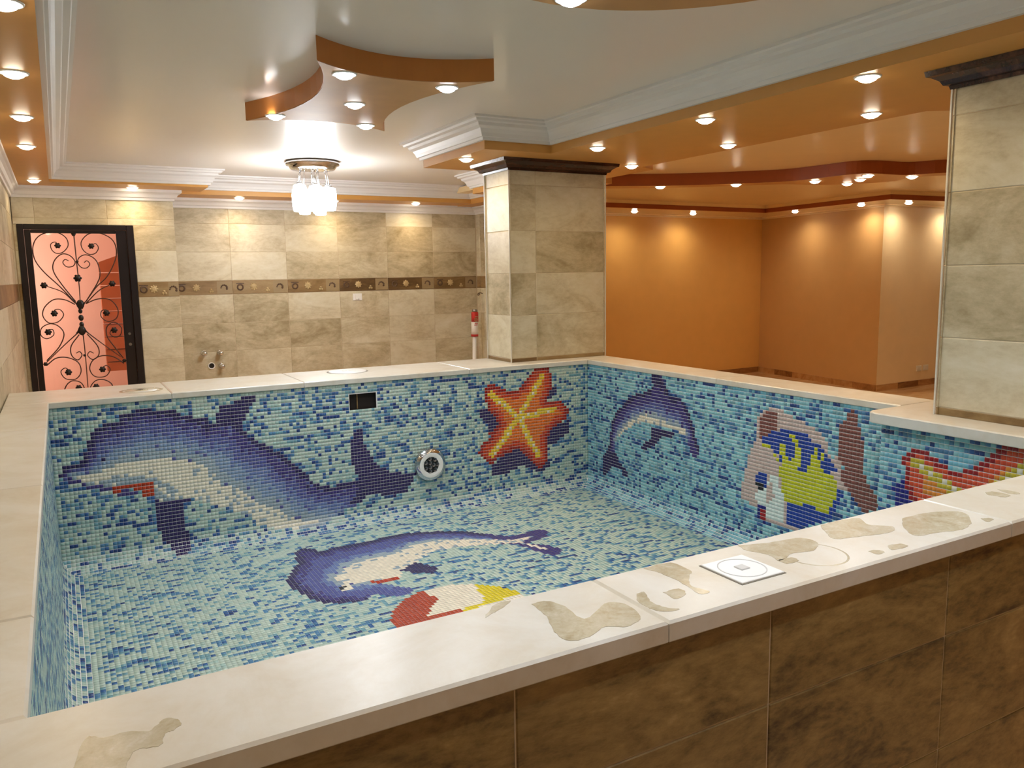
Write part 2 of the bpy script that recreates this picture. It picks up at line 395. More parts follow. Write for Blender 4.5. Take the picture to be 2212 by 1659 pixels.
# outlines of the mosaic pictures, in tile columns and rows of their wall
ART = {'d1_body':[(0.9,17.3),(2.9,14.9),(6.2,14.4),(7.3,11.9),(8.3,10.0),(9.5,6.8),(12.6,5.2),(15.7,5.0),(16.0,3.0),(19.3,3.0),(20.2,2.1),(24.0,2.5),(30.3,3.3),(30.6,4.9),(37.4,6.1),(38.1,8.1),(39.3,7.9),(40.4,6.4),(40.7,3.2),(44.8,2.6),(47.9,1.1),(51.7,1.0),(50.9,2.4),(49.7,3.4),(48.7,5.4),(47.6,7.1),(47.3,10.7),(48.9,13.1),(52.0,14.9),(55.0,17.1),(57.7,19.6),(60.9,22.7),(64.0,25.8),(66.1,28.3),(67.8,29.6),(71.0,30.6),(73.1,30.5),(77.7,30.4),(80.2,29.5),(80.2,29.1),(78.1,24.6),(78.4,17.6),(79.6,14.4),(80.5,13.6),(82.0,13.6),(82.0,17.2),(83.6,21.5),(85.2,24.3),(87.7,26.7),(90.2,28.8),(92.2,29.3),(99.2,30.2),(97.7,32.4),(96.3,34.4),(95.3,35.8),(94.0,36.0),(91.2,36.7),(88.2,35.8),(84.3,34.7),(82.1,35.3),(80.3,36.7),(78.6,37.5),(76.5,37.7),(73.5,39.4),(70.5,40.9),(67.6,42.5),(65.9,41.8),(58.0,41.2),(53.7,40.4),(49.2,38.5),(48.2,36.9),(45.9,35.0),(42.9,33.4),(40.9,32.0),(37.6,31.1),(34.4,29.1),(30.0,27.7),(26.1,27.5),(23.6,27.4),(23.0,25.9),(23.1,22.1),(13.0,22.4),(11.0,21.7),(6.7,20.9),(3.1,19.4)],'d1_top':[(0.9,17.3),(2.9,14.9),(6.2,14.4),(7.3,11.9),(8.3,10.0),(9.5,6.8),(12.6,5.2),(15.7,5.0),(16.0,3.0),(19.3,3.0),(20.2,2.1),(24.0,2.5),(30.3,3.3),(30.6,4.9),(37.4,6.1),(38.1,8.1),(39.3,7.9),(40.4,6.4),(40.7,3.2),(44.8,2.6),(47.9,1.1),(51.7,1.0),(50.9,2.4),(49.7,3.4),(48.7,5.4),(47.6,7.1),(47.3,10.7),(48.9,13.1),(52.0,14.9),(55.0,17.1),(57.7,19.6),(60.9,22.7),(64.0,25.8),(66.1,28.3),(67.8,29.6),(71.0,30.6),(73.1,30.5),(77.7,30.4),(80.2,29.5)],'d1_tail':[(80.2,29.1),(78.1,24.6),(78.4,17.6),(79.6,14.4),(80.5,13.6),(82.0,13.6),(82.0,17.2),(83.6,21.5),(85.2,24.3),(87.7,26.7),(90.2,28.8),(92.2,29.3),(99.2,30.2),(97.7,32.4),(96.3,34.4),(95.3,35.8),(94.0,36.0),(91.2,36.7),(88.2,35.8),(84.3,34.7),(82.1,35.3),(80.3,36.7),(78.6,37.5),(77.4,36.6),(80.1,32.4)],'d1_fin':[(39.3,7.9),(40.4,6.4),(40.7,3.2),(44.8,2.6),(47.9,1.1),(51.7,1.0),(50.9,2.4),(49.7,3.4),(48.7,5.4),(47.6,7.1),(47.3,10.7),(42.4,9.1)],'d1_belly':[(3.8,17.7),(6.0,18.3),(10.1,17.9),(12.2,17.2),(15.3,16.2),(16.2,15.7),(20.8,15.6),(30.7,16.9),(33.8,18.4),(36.1,19.4),(37.9,21.0),(39.4,23.8),(42.6,26.4),(45.3,27.5),(47.9,30.9),(50.9,32.8),(54.7,34.9),(57.9,37.0),(60.7,39.0),(64.4,40.4),(64.1,39.7),(68.9,40.9),(65.2,41.1),(60.4,41.7),(58.0,41.2),(53.7,40.4),(49.2,38.5),(48.2,36.9),(45.9,35.0),(42.9,33.4),(40.9,32.0),(37.6,31.1),(34.4,29.1),(30.0,27.7),(27.8,26.0),(25.8,23.2),(23.2,20.4),(16.2,19.4),(12.0,20.5),(5.9,19.5)],'d1_jaw':[(5.9,19.7),(12.9,20.7),(13.3,19.4),(23.2,20.4),(26.1,23.3),(28.2,26.0),(30.0,27.7),(23.6,27.6),(23.0,25.9),(23.1,22.1),(13.1,21.9),(11.0,21.7)],'d1_red':[(13.1,21.7),(22.8,21.9),(22.8,25.9),(20.0,25.9),(19.7,23.7),(15.7,23.1),(15.3,23.7),(13.5,23.6)],'d1_flip':[(23.3,26.2),(23.8,28.0),(32.3,28.5),(30.5,29.4),(30.0,32.4),(30.1,35.2),(30.9,37.9),(31.4,39.8),(30.8,42.6),(29.9,43.8),(27.3,43.5),(25.6,40.5),(24.1,38.1),(23.1,35.1),(23.1,31.2)],'d1_chin':[(2.9,17.9),(5.9,19.5),(6.7,20.4),(11.0,21.2),(11.9,22.0),(19.5,24.2),(19.5,24.9),(13.7,24.9),(13.2,23.4),(11.5,22.8),(7.2,22.0),(6.7,20.9),(3.1,19.6)],'d1_eye':[(11.4,14.4),(12.1,14.5),(12.1,15.5),(11.3,15.4)],'s1':[(143.5,-0.2),(149.1,0.2),(149.9,3.1),(149.6,7.2),(149.0,9.5),(147.9,11.7),(153.9,11.8),(155.6,13.8),(156.7,15.4),(156.4,18.2),(154.4,19.4),(152.2,20.1),(149.4,22.2),(147.8,24.8),(148.3,28.7),(148.5,31.6),(147.1,34.2),(144.4,34.8),(142.2,33.1),(140.1,30.5),(138.0,27.9),(135.4,26.9),(132.3,28.1),(128.7,29.0),(126.6,30.8),(124.6,30.3),(123.1,28.8),(121.4,26.7),(121.7,24.5),(123.8,23.2),(125.8,22.3),(125.3,20.4),(127.9,19.3),(128.9,17.6),(128.0,15.3),(125.5,13.2),(125.0,10.9),(123.6,9.0),(124.2,6.0),(124.7,4.4),(128.2,4.5),(130.7,6.1),(133.2,6.7),(135.8,7.0),(138.4,5.4),(140.6,2.8),(142.2,1.1)],'s1_ax':[(136.7,16.2),(146.4,2.8),(150.6,14.8),(144.2,30.1),(126.4,27.8),(126.4,7.3)],'s1_sh':[[(122.5,11.6),(125.5,11.7),(129.0,16.3),(129.4,20.0),(125.3,20.4),(124.9,17.2),(122.5,14.7)],[(148.0,7.3),(152.9,6.8),(151.2,9.2),(148.5,11.3)],[(156.9,19.2),(156.9,24.0),(152.7,25.4),(151.0,27.4),(147.7,27.2),(147.2,22.9),(151.1,20.5)],[(125.6,31.8),(131.3,28.0),(135.5,26.2),(138.6,28.0),(140.6,31.5),(143.3,34.2),(147.1,33.8),(149.6,31.7),(149.0,34.7),(146.5,35.8),(142.7,35.5),(139.5,33.7),(137.4,32.5),(134.8,34.0),(131.1,35.3),(126.5,35.4)]],'d2_body':[(35.2,0.2),(39.2,-0.2),(40.9,2.0),(42.9,4.4),(43.5,5.8),(49.2,6.3),(52.3,9.9),(54.1,12.9),(55.4,16.9),(56.9,19.9),(56.4,23.1),(54.6,23.3),(53.1,21.5),(51.8,18.3),(50.0,17.0),(46.9,16.2),(44.3,16.4),(39.1,15.5),(34.4,15.6),(29.5,16.1),(24.5,17.8),(20.1,21.3),(17.0,23.9),(15.5,27.1),(17.0,29.6),(18.6,31.7),(22.8,33.7),(22.4,36.6),(20.1,36.2),(19.4,34.0),(15.5,33.8),(11.5,36.6),(9.9,38.4),(10.3,35.3),(9.9,31.5),(12.3,28.1),(13.1,24.1),(13.9,19.2),(17.0,14.5),(21.5,11.0),(25.9,7.7),(32.9,6.0),(35.6,3.5)],'d2_top':[(56.9,19.9),(55.4,16.9),(54.1,12.9),(52.3,9.9),(49.2,6.3),(43.5,5.8),(42.9,4.4),(35.2,0.2),(35.6,3.5),(32.9,6.0),(25.9,7.7),(21.5,11.0),(17.0,14.5),(13.9,19.2),(13.1,24.1),(12.3,28.1),(9.9,31.5)],'d2_belly':[(15.5,24.7),(19.3,20.7),(25.2,16.1),(32.3,13.4),(39.1,14.0),(45.6,15.1),(50.5,15.2),(51.5,16.7),(50.0,17.2),(46.9,16.2),(40.4,15.5),(33.7,15.8),(26.7,17.2),(20.1,21.3),(17.0,23.9)],'d2_tail':[(9.5,30.8),(16.3,28.4),(18.6,31.7),(22.8,33.7),(22.4,36.6),(20.1,36.2),(19.4,34.0),(15.5,33.8),(11.5,36.6),(9.5,38.5)],'d2_flip':[(34.4,16.7),(40.4,16.6),(45.6,17.5),(45.0,18.9),(40.5,19.2),(37.9,21.7),(35.2,23.5),(31.0,25.5),(30.0,24.4),(34.5,20.9),(35.5,18.5)],'f_pink':[(82.1,4.7),(86.3,4.1),(89.9,5.2),(94.3,6.3),(97.8,7.5),(100.3,8.8),(102.0,10.9),(103.0,14.2),(104.9,12.1),(106.5,14.2),(105.7,16.7),(106.8,19.2),(109.2,20.7),(105.7,21.2),(104.3,25.3),(89.5,28.1),(89.7,33.8),(93.8,34.5),(83.6,35.2),(83.3,33.9),(80.2,34.8),(80.1,31.5),(77.1,31.7),(74.2,30.4),(73.6,27.8),(75.3,24.3),(75.7,20.3),(77.1,17.0),(79.0,13.6),(79.5,7.5)],'f_brown':[(82.3,5.4),(86.1,5.0),(86.2,9.4),(82.8,11.4),(80.4,13.3),(79.6,10.5),(80.0,7.4)],'f_blue':[(82.8,11.4),(86.0,9.6),(90.1,9.2),(96.2,9.5),(97.1,10.4),(100.0,11.3),(102.2,13.7),(103.8,15.4),(105.3,16.1),(102.4,18.1),(101.4,18.3),(96.6,18.6),(90.5,19.2),(88.2,18.6),(86.7,16.6),(84.3,14.5),(80.2,13.4)],'f_yel':[[(79.7,13.6),(83.8,14.2),(86.3,16.7),(87.7,19.0),(90.5,19.2),(96.6,19.2),(100.7,18.1),(103.6,18.5),(105.4,19.8),(105.3,21.6),(104.6,23.1),(104.3,25.3),(102.4,27.7),(99.5,27.9),(97.4,27.0),(93.5,28.0),(89.4,27.9),(88.0,25.6),(87.4,21.7),(86.8,18.5),(84.8,15.5),(82.0,14.9)],[(90.4,10.5),(92.4,10.5),(93.1,12.9),(94.5,14.4),(94.4,17.7),(92.3,19.2),(90.5,19.2),(90.8,16.9),(92.3,15.6),(92.0,13.1)],[(87.0,12.7),(88.4,12.7),(89.4,16.1),(90.8,16.9),(90.5,19.2),(88.2,19.3),(87.7,17.6)],[(97.8,12.1),(99.3,12.8),(99.0,15.3),(100.2,15.4),(100.7,18.1),(96.6,19.2),(96.1,17.3),(97.3,16.4),(97.4,14.2)],[(100.1,12.7),(101.1,13.2),(101.2,14.9),(100.2,15.1)]],'f_white':[[(84.1,22.0),(86.9,21.8),(87.5,25.4),(89.2,27.2),(89.4,33.6),(83.3,33.9),(83.0,30.6),(85.7,28.0)],[(82.7,21.9),(83.7,24.7),(82.4,26.9),(83.2,30.5),(80.1,31.3),(78.8,28.9),(80.4,27.0)]],'f_eye':[(78.8,23.9),(80.7,22.0),(82.8,21.9),(82.9,25.3),(81.9,26.3),(78.9,25.8)],'f_pup':[(79.3,25.4),(81.6,25.0),(81.9,26.9),(79.7,26.8)],'f_mouth':[(79.8,31.0),(82.7,30.7),(83.1,35.7),(80.2,35.3)],'f_lip':[(80.8,31.9),(82.8,31.8),(82.9,34.6),(81.4,34.6)],'f_low':[(89.5,28.1),(93.5,28.0),(97.4,27.0),(99.5,27.9),(102.4,27.7),(104.3,25.3),(104.6,23.1),(105.7,20.7),(107.1,22.2),(105.1,25.8),(104.0,28.3),(100.5,30.9),(93.3,34.6),(89.7,33.8)],'f_tail':[(108.4,1.3),(109.4,1.7),(110.1,4.2),(111.7,8.2),(111.7,15.1),(113.1,17.1),(116.2,20.7),(116.8,22.8),(112.4,25.3),(110.0,22.9),(108.8,20.8),(105.6,18.1),(106.8,15.8),(105.4,13.7),(105.3,8.3),(105.4,5.6),(106.4,3.8)],'s2':[(130.7,5.2),(133.5,5.1),(135.7,6.4),(138.5,7.3),(140.1,8.4),(141.1,7.6),(143.4,6.8),(144.6,5.4),(146.8,3.5),(147.7,2.3),(148.6,1.5),(152.9,-0.5),(157.9,0.1),(159.5,2.9),(155.7,8.4),(154.4,11.9),(157.6,15.9),(156.4,19.4),(152.0,19.9),(145.4,17.6),(137.1,23.5),(131.5,25.1),(130.4,21.7),(134.0,18.0),(130.6,15.7),(129.5,12.3),(129.6,10.1),(128.3,8.5),(129.6,6.4)],'s2_ax':[(143.5,13.8),(131.7,7.8),(153.9,4.0),(156.0,17.1),(133.7,22.3)],'s2_sh':[(128.5,12.4),(130.8,12.6),(132.0,16.7),(131.2,19.6),(127.7,20.6),(127.7,16.8),(126.3,14.1)],'fd_body':[(49.0,34.6),(52.4,27.2),(54.4,24.7),(55.4,16.0),(57.9,13.4),(60.9,14.6),(61.8,18.7),(66.7,17.5),(74.3,17.9),(79.9,16.9),(88.2,16.7),(96.4,19.5),(103.7,24.1),(108.4,30.2),(112.5,35.2),(117.4,35.2),(123.1,34.0),(125.0,37.6),(121.5,41.6),(115.9,42.6),(113.9,43.6),(118.9,48.8),(119.2,53.3),(116.8,55.8),(114.5,55.1),(112.9,50.7),(111.9,44.5),(110.8,41.6),(104.9,38.6),(95.8,35.8),(88.4,35.3),(82.1,40.1),(76.0,45.0),(73.7,48.8),(68.1,49.3),(73.9,56.7),(71.9,59.7),(68.9,59.9),(66.0,56.0),(64.5,55.1),(62.1,57.7),(56.1,56.5),(52.4,53.7),(50.4,48.5),(48.9,42.3)],'fd_top':[(61.5,59.3),(52.4,53.7),(50.4,48.5),(48.9,42.3),(49.0,34.6),(52.4,27.2),(54.4,24.7),(55.4,16.0),(57.9,13.4),(60.9,14.6),(61.8,18.7),(66.7,17.5),(74.3,17.9),(79.9,16.9),(88.2,16.7),(96.4,19.5),(103.7,24.1),(108.4,30.2),(112.5,35.2)],'fd_belly':[(59.8,40.2),(64.9,33.7),(70.5,31.5),(79.4,31.1),(86.6,27.1),(94.2,27.4),(102.3,31.8),(110.9,38.0),(118.9,38.5),(113.5,41.8),(116.9,50.4),(115.2,50.1),(112.5,41.9),(104.9,38.6),(95.9,35.5),(88.4,35.3),(82.1,40.1),(76.0,45.0),(73.7,48.8),(68.3,46.6),(62.3,46.3),(60.1,43.8)],'fd_red':[(65.9,46.8),(74.0,47.9),(73.8,49.5),(68.1,49.3)],'fd_eye':[(61.1,44.4),(62.0,47.2),(60.8,49.7),(57.8,48.9)],'fd_pup':[(58.6,46.2),(60.2,47.1),(59.2,49.2)],'fd_flip':[(75.5,44.1),(81.0,40.7),(82.4,42.2),(84.6,47.3),(82.2,50.3),(78.7,48.1),(76.9,45.6)],'ball':[(63.8,72.8),(66.8,67.4),(69.7,63.4),(73.7,60.8),(77.9,59.2),(81.8,59.5),(83.6,59.5),(87.9,62.1),(91.5,65.4),(92.0,69.0),(92.7,72.0)],'ball_w':[(81.8,59.5),(87.9,62.1),(85.3,73.0),(70.3,73.2)]}
WETS = [(0,[(-0.037,1.131),(-0.016,1.215),(0.004,1.205),(0.041,1.202),(0.063,1.189),(0.076,1.203),(0.091,1.212),(0.106,1.189),(0.095,1.174),(0.082,1.169),(0.074,1.144),(0.063,1.143),(0.043,1.147),(0.032,1.126),(0.02,1.097)]),(0,[(0.65,1.276),(0.694,1.318),(0.73,1.318),(0.695,1.295)]),(0,[(0.758,1.284),(0.79,1.279),(0.806,1.24),(0.807,1.172),(0.88,1.209),(0.913,1.188),(0.902,1.127),(0.855,1.105),(0.82,1.126),(0.772,1.107),(0.734,1.113),(0.73,1.157),(0.752,1.219)]),(1,[(0.963,1.216),(0.982,1.212),(0.963,1.172),(0.969,1.133),(0.987,1.115),(0.957,1.12),(0.94,1.146),(0.942,1.185)]),(1,[(1.013,1.193),(1.052,1.192),(1.047,1.164),(1.013,1.156)]),(1,[(1.062,1.318),(1.11,1.318),(1.138,1.308),(1.14,1.253),(1.116,1.233),(1.083,1.189),(1.095,1.15),(1.069,1.151),(1.079,1.223),(1.075,1.276)]),(1,[(1.343,1.317),(1.414,1.294),(1.508,1.278),(1.513,1.231),(1.461,1.202),(1.409,1.214),(1.348,1.196),(1.355,1.239),(1.335,1.281)]),(1,[(1.626,1.318),(1.704,1.318),(1.755,1.303),(1.731,1.257),(1.768,1.218),(1.739,1.194),(1.693,1.195),(1.617,1.215),(1.57,1.231),(1.599,1.282)]),(1,[(1.848,1.244),(1.957,1.239),(2.025,1.196),(1.968,1.137),(1.889,1.113),(1.819,1.129),(1.751,1.144),(1.791,1.204)]),(1,[(1.563,1.133),(1.588,1.127),(1.589,1.111),(1.563,1.109)]),(1,[(1.631,1.134),(1.668,1.127),(1.666,1.106),(1.617,1.111)]),(1,[(2.013,1.139),(2.035,1.128),(2.026,1.115),(2.0,1.116)]),(1,[(1.344,1.199),(1.383,1.198),(1.382,1.175),(1.347,1.174)]),(2,[(2.26,1.271),(2.286,1.267),(2.294,1.242),(2.285,1.216),(2.257,1.215),(2.249,1.239),(2.245,1.254)]),(2,[(2.32,1.272),(2.334,1.25),(2.337,1.221),(2.319,1.213),(2.306,1.235)])]
SCROLLS = [[(0.169,2.054),(0.173,1.745),(0.176,1.55),(0.172,1.39)],[(0.167,1.155),(0.174,1.067),(0.176,0.879),(0.174,0.614)],[(0.13,1.41),(0.023,1.553),(-0.093,1.688),(-0.155,1.796),(-0.163,1.903),(-0.13,1.986),(-0.064,2.034),(0.031,2.044),(0.102,1.999),(0.116,1.927),(0.07,1.867),(0.016,1.857),(-0.018,1.891),(-0.02,1.939),(0.014,1.958),(0.033,1.939)],[(0.218,1.413),(0.317,1.547),(0.414,1.644),(0.492,1.792),(0.508,1.904),(0.474,1.99),(0.377,2.042),(0.288,2.031),(0.226,1.964),(0.229,1.897),(0.274,1.849),(0.33,1.855),(0.361,1.904),(0.342,1.944),(0.314,1.934)],[(0.136,1.416),(0.036,1.577),(-0.02,1.699),(-0.005,1.789),(0.058,1.849),(0.121,1.837),(0.16,1.782),(0.14,1.74),(0.091,1.734),(0.062,1.771),(0.081,1.801),(0.109,1.788)],[(0.224,1.419),(0.345,1.62),(0.349,1.744),(0.315,1.812),(0.252,1.843),(0.197,1.818),(0.181,1.77),(0.208,1.727),(0.251,1.723),(0.278,1.757),(0.258,1.788),(0.233,1.772)],[(0.13,1.404),(0.041,1.504),(-0.082,1.561)],[(0.222,1.401),(0.337,1.515),(0.43,1.563)],[(0.129,1.391),(0.046,1.437),(-0.039,1.439),(-0.114,1.375),(-0.136,1.297),(-0.094,1.231),(-0.019,1.237),(0.029,1.297),(0.006,1.346),(-0.034,1.348),(-0.044,1.324)],[(0.216,1.395),(0.319,1.435),(0.419,1.426),(0.479,1.342),(0.465,1.254),(0.393,1.222),(0.336,1.266),(0.342,1.322),(0.379,1.333),(0.388,1.308)],[(-0.138,0.887),(-0.032,1.004),(0.018,1.119),(-0.017,1.194),(-0.084,1.222),(-0.153,1.188),(-0.166,1.122),(-0.122,1.087),(-0.066,1.117),(-0.067,1.166),(-0.102,1.168)],[(0.492,0.871),(0.42,0.99),(0.371,1.082),(0.375,1.17),(0.437,1.215),(0.496,1.164),(0.486,1.095),(0.438,1.072),(0.397,1.106),(0.415,1.149)],[(0.141,1.137),(0.012,1.02),(-0.139,0.873)],[(0.196,1.141),(0.321,1.021),(0.47,0.885)],[(0.141,1.112),(0.068,1.011),(0.064,0.924),(0.11,0.877),(0.148,0.918),(0.132,0.953),(0.101,0.94)],[(0.206,1.115),(0.283,0.998),(0.288,0.916),(0.237,0.872),(0.195,0.913),(0.215,0.948),(0.247,0.931)],[(-0.142,0.844),(-0.062,0.905),(0.03,0.904),(0.113,0.852),(0.128,0.763),(0.079,0.7),(-0.002,0.71),(-0.035,0.775),(0.0,0.81),(0.028,0.791)],[(0.494,0.819),(0.413,0.886),(0.312,0.903),(0.232,0.863),(0.202,0.783),(0.241,0.712),(0.331,0.709),(0.372,0.77),(0.344,0.81),(0.313,0.796)],[(-0.035,0.569),(0.004,0.653),(0.056,0.686),(0.12,0.662),(0.144,0.591),(0.104,0.531),(0.062,0.56)],[(0.389,0.57),(0.371,0.636),(0.311,0.676),(0.243,0.672),(0.194,0.612),(0.206,0.547),(0.251,0.556)]]
ROSETTES = [(0.032,1.925,1),(0.302,1.922,1),(0.167,2.03,0.75),(0.169,1.63,1.3),(-0.105,1.57,1.1),(0.451,1.575,1.1),(-0.044,1.314,1.1),(0.382,1.302,1.1),(-0.106,1.147,1.1),(0.434,1.139,1.1),(0.026,0.768,1.1),(0.308,0.775,1.1),(0.098,0.618,1),(0.243,0.618,1),(-0.151,0.857,0.7),(0.499,0.845,0.7),(0.176,1.78,0.5),(0.17,0.917,0.5)]
KNOT = [(0.172, 1.39), (0.167, 1.328), (0.168, 1.266), (0.168, 1.204), (0.166, 1.148)]
BOARDS = [(0.391, 1.795), (0.572, 1.863), (0.571, 0.656), (0.392, 0.662)]

# ------------------------------------------------------------------ tiles
_tile_cache = {}
def tile_mesh(w, h, t, mat, name):
    key = (round(w, 3), round(h, 3), t, mat.name, name)
    if key not in _tile_cache:
        c = 0.0025
        w, h = key[0], key[1]
        mb = MB()
        R4 = lambda a, b, z: [(-a, -b, z), (a, -b, z), (a, b, z), (-a, b, z)]
        vs = R4(w/2, h/2, 0) + R4(w/2, h/2, t-c) + R4(w/2-c, h/2-c, t)
        fs = [[3,2,1,0], [8,9,10,11]]
        for k in (0, 4):
            for i in range(4):
                j = (i+1) % 4
                fs.append([k+i, k+j, k+4+j, k+4+i])
        mb.add(vs, fs)
        _tile_cache[key] = mb.mesh(name, mat)
    return _tile_cache[key]

def place_tile(parent, name, mat, O, U, V, u0, u1, v0, v1, t=0.008, joint=0.003):
    """a tile covering u0..u1, v0..v1 on the plane O + u U + v V"""
    U, V, O = Vector(U), Vector(V), Vector(O)
    Nn = U.cross(V)
    w, h = u1-u0-joint, v1-v0-joint
    if w < 0.01 or h < 0.01: return None
    o = bpy.data.objects.new(name, tile_mesh(w, h, t, mat, name))
    col.objects.link(o)
    c = O + U*((u0+u1)/2) + V*((v0+v1)/2) - Nn*0.0055
    mw = Matrix(((U.x, V.x, Nn.x, c.x), (U.y, V.y, Nn.y, c.y), (U.z, V.z, Nn.z, c.z), (0, 0, 0, 1)))
    if parent is not None:
        o.parent = parent
        p = parent; off = Vector((0, 0, 0))
        while p is not None: off += p.location; p = p.parent
        mw.translation -= off
    o.matrix_local = mw
    return o

ROWS = [-0.02, 0.24, 0.54, 0.84, 1.14, 1.44, 1.585, 1.88, 2.17, 2.40]     # 1.44..1.585 is the border
def border_tile(parent, O, U, V, u0, u1, v0, v1, motifs=True):
    b = place_tile(parent, 'border_tile', M['border'], O, U, V, u0, u1, v0, v1, t=0.010)
    if b is None or not motifs: return
    w = u1-u0
    h = v1-v0
    def motif(name, mat, cx, cy, build):
        mb = MB(); build(mb)
        o = bpy.data.objects.new(name, mb.mesh(name, mat)); col.objects.link(o)
        o.parent = b; o.location = (cx, cy, 0.010)
    if w < 0.3: return
    s = w/0.58
    motif('square', M['motifd'], -0.21*s, 0, lambda mb: (mb.lathe([(0.036, 0), (0.036, 0.004), (0.020, 0.004), (0.020, 0)], 12, cap=False), mb.box((-0.040, 0.034, 0), (0.040, 0.044, 0.003))))
    motif('flower', M['motif'], -0.07*s, 0.004, lambda mb: [mb.lathe([(0.030, 0), (0.026, 0.005), (0.010, 0.008)], 14)] + [mb.ball((0.030*math.cos(a), 0.030*math.sin(a), 0.002), 0.010, 6, 4, (1, 1, 0.5)) for a in [k*math.pi/4 for k in range(8)]])
    motif('bud', M['motif'], 0.075*s, -0.032, lambda mb: [mb.ball((x, y, 0.001), 0.013, 6, 4, (1, 1, 0.5)) for x, y in ((0, 0.012), (0.012, -0.008), (-0.012, -0.008))])
    def shell(mb):
        for k in range(7):
            a = math.radians(-20 + k*33)
            mb.ball((0.030*math.cos(a), 0.030*math.sin(a), 0.001), 0.013 - 0.0008*k, 6, 4, (1, 1, 0.5))
    motif('shell', M['motifd'], 0.205*s, -0.004, shell)
    pan = MB().box((0.135*s, -h/2+0.008, 0.0), (0.285*s, h/2-0.008, 0.0012))
    o = bpy.data.objects.new('panel', pan.mesh('panel', M['bpanel'])); col.objects.link(o); o.parent = b; o.location = (0, 0, 0.010)

def tile_wall(parent, O, U, cols, cut=None, motifs=True, rows=ROWS):
    V = (0, 0, 1)
    for r in range(len(rows)-1):
        v0, v1 = rows[r], rows[r+1]
        for c in range(len(cols)-1):
            u0, u1 = cols[c], cols[c+1]
            pieces = [(u0, u1, v0, v1)]
            if cut:
                a0, a1, b0, b1 = cut
                if u0 < a1 and u1 > a0 and v0 < b1 and v1 > b0:
                    pieces = []
                    if v1 > b1: pieces.append((u0, u1, b1, v1))
                    lo, hi = v0, min(v1, b1)
                    if u1 > a1: pieces.append((max(u0, a1), u1, lo, hi))
                    if u0 < a0: pieces.append((u0, min(u1, a0), lo, hi))
            for q in pieces:
                if abs(v0-1.44) < 1e-6: border_tile(parent, O, U, V, *q, motifs=motifs)
                else: place_tile(parent, 'wall_tile', M['stone'], O, U, V, *q)

def struct(mb, name, mat, parent=None):
    o = mb.build(name, mat, parent)
    if parent is None: o['kind'] = 'structure'
    return o

# ------------------------------------------------------------------ setting: floor and walls
ZFL = -0.02
XW, YB1, YB2, XRET, YFRONT = -0.30, 8.40, 8.85, 4.50, -2.2
struct(MB().box((-0.5, -2.4, -0.12), (13.2, 9.4, ZFL)), 'floor', M['floor'])
wl = struct(MB().box((XW-0.15, YFRONT, ZFL), (XW-0.009, YB1, 2.62)), 'wall_left', M['grout'])
tile_wall(wl, (XW-0.009, YB1, 0), (0, -1, 0), [0.0, 0.28] + [0.28+0.58*k for k in range(1, 15)], motifs=False)
DOOR = (-0.272, 0.665, -0.1, 2.112)      # outer edge of the door frame
wb = struct(MB().box((XW-0.009, YB1+0.009, 2.112), (1.03-0.009, YB1+0.15, 2.62)).box((0.665, YB1+0.009, ZFL), (1.03-0.009, YB1+0.15, 2.112)).box((XW-0.15, YB1+0.009, ZFL), (-0.272, YB1+0.15, 2.62)), 'wall_back_door', M['grout'])
tile_wall(wb, (0, YB1+0.009, 0), (1, 0, 0), [XW, -0.13, 0.45, 1.03], cut=DOOR)
struct(MB().box((0.97, YB1+0.15, ZFL), (1.03-0.001, YB2+0.009, 2.62)), 'wall_return_door', M['grout'])
wk = struct(MB().box((1.03, YB2+0.009, ZFL), (XRET+0.15, YB2+0.15, 2.62)), 'wall_back', M['grout'])
tile_wall(wk, (0, YB2+0.009, 0), (1, 0, 0), [1.03, 1.61, 2.19, 2.77, 3.35, 3.93, 4.5])
wr = struct(MB().box((XRET+0.009, 6.4, ZFL), (XRET+0.15, YB2+0.009, 2.62)), 'wall_right_return', M['grout'])
tile_wall(wr, (XRET+0.009, YB2, 0), (0, -1, 0), [0.0, 0.10, 0.68, 1.26, 1.84, 2.42], motifs=False)
struct(MB().box((XW-0.15, YFRONT-0.15, ZFL), (13.2, YFRONT, 2.62)), 'wall_front', M['peach'])
# the orange hall on the right
OB, OC0, OC1, OY = 9.2, (9.74, 9.2), (9.36, 6.78), 6.78
struct(MB().prism([(XRET+0.15, OB), OC0, (OC0[0], OB+0.15), (XRET+0.15, OB+0.15)], ZFL, 2.62), 'wall_hall_back', M['orange'])
struct(MB().prism([OC0, OC1, (OC1[0]+0.15, OC1[1]+0.02), (OC0[0]+0.15, OC0[1]+0.15), (OC0[0], OC0[1]+0.15)][::-1], ZFL, 2.62), 'wall_hall_side', M['dull'])
struct(MB().prism([(OC1[0]+0.002, OY), (13.2, OY), (13.2, OY+0.15), (OC1[0]+0.030, OY+0.15)], ZFL, 2.62), 'wall_hall_front', M['peach'])
struct(MB().box((13.05, YFRONT, ZFL), (13.2, OY, 2.62)), 'wall_hall_right', M['peach'])
# skirting of the hall: short lengths of stone
def skirting(name, a, b, n, inward):
    a, b = Vector(a), Vector(b); d = (b-a).normalized(); L = (b-a).length
    root = MB().add([], [])
    base = None
    for k in range(n):
        p, q = a + d*(L*k/n), a + d*(L*(k+1)/n - 0.003)
        nn = Vector(inward)*0.012
        mb = MB().prism([(p.x, p.y), (q.x, q.y), (q.x+nn.x, q.y+nn.y), (p.x+nn.x, p.y+nn.y)], ZFL, 0.062, top_in=0.003)
        if base is None:
            base = mb.build(name, M['skirt']); base['kind'] = 'structure'
        else: mb.build('skirting_tile', M['skirt'], base)
skirting('baseboard_hall_back', (XRET+0.16, OB), OC0, 12, (0, -1))
skirting('baseboard_hall_side', OC0, OC1, 6, (-0.988, 0.155))
skirting('baseboard_hall_front', OC1, (12.9, OY), 8, (0, -1))

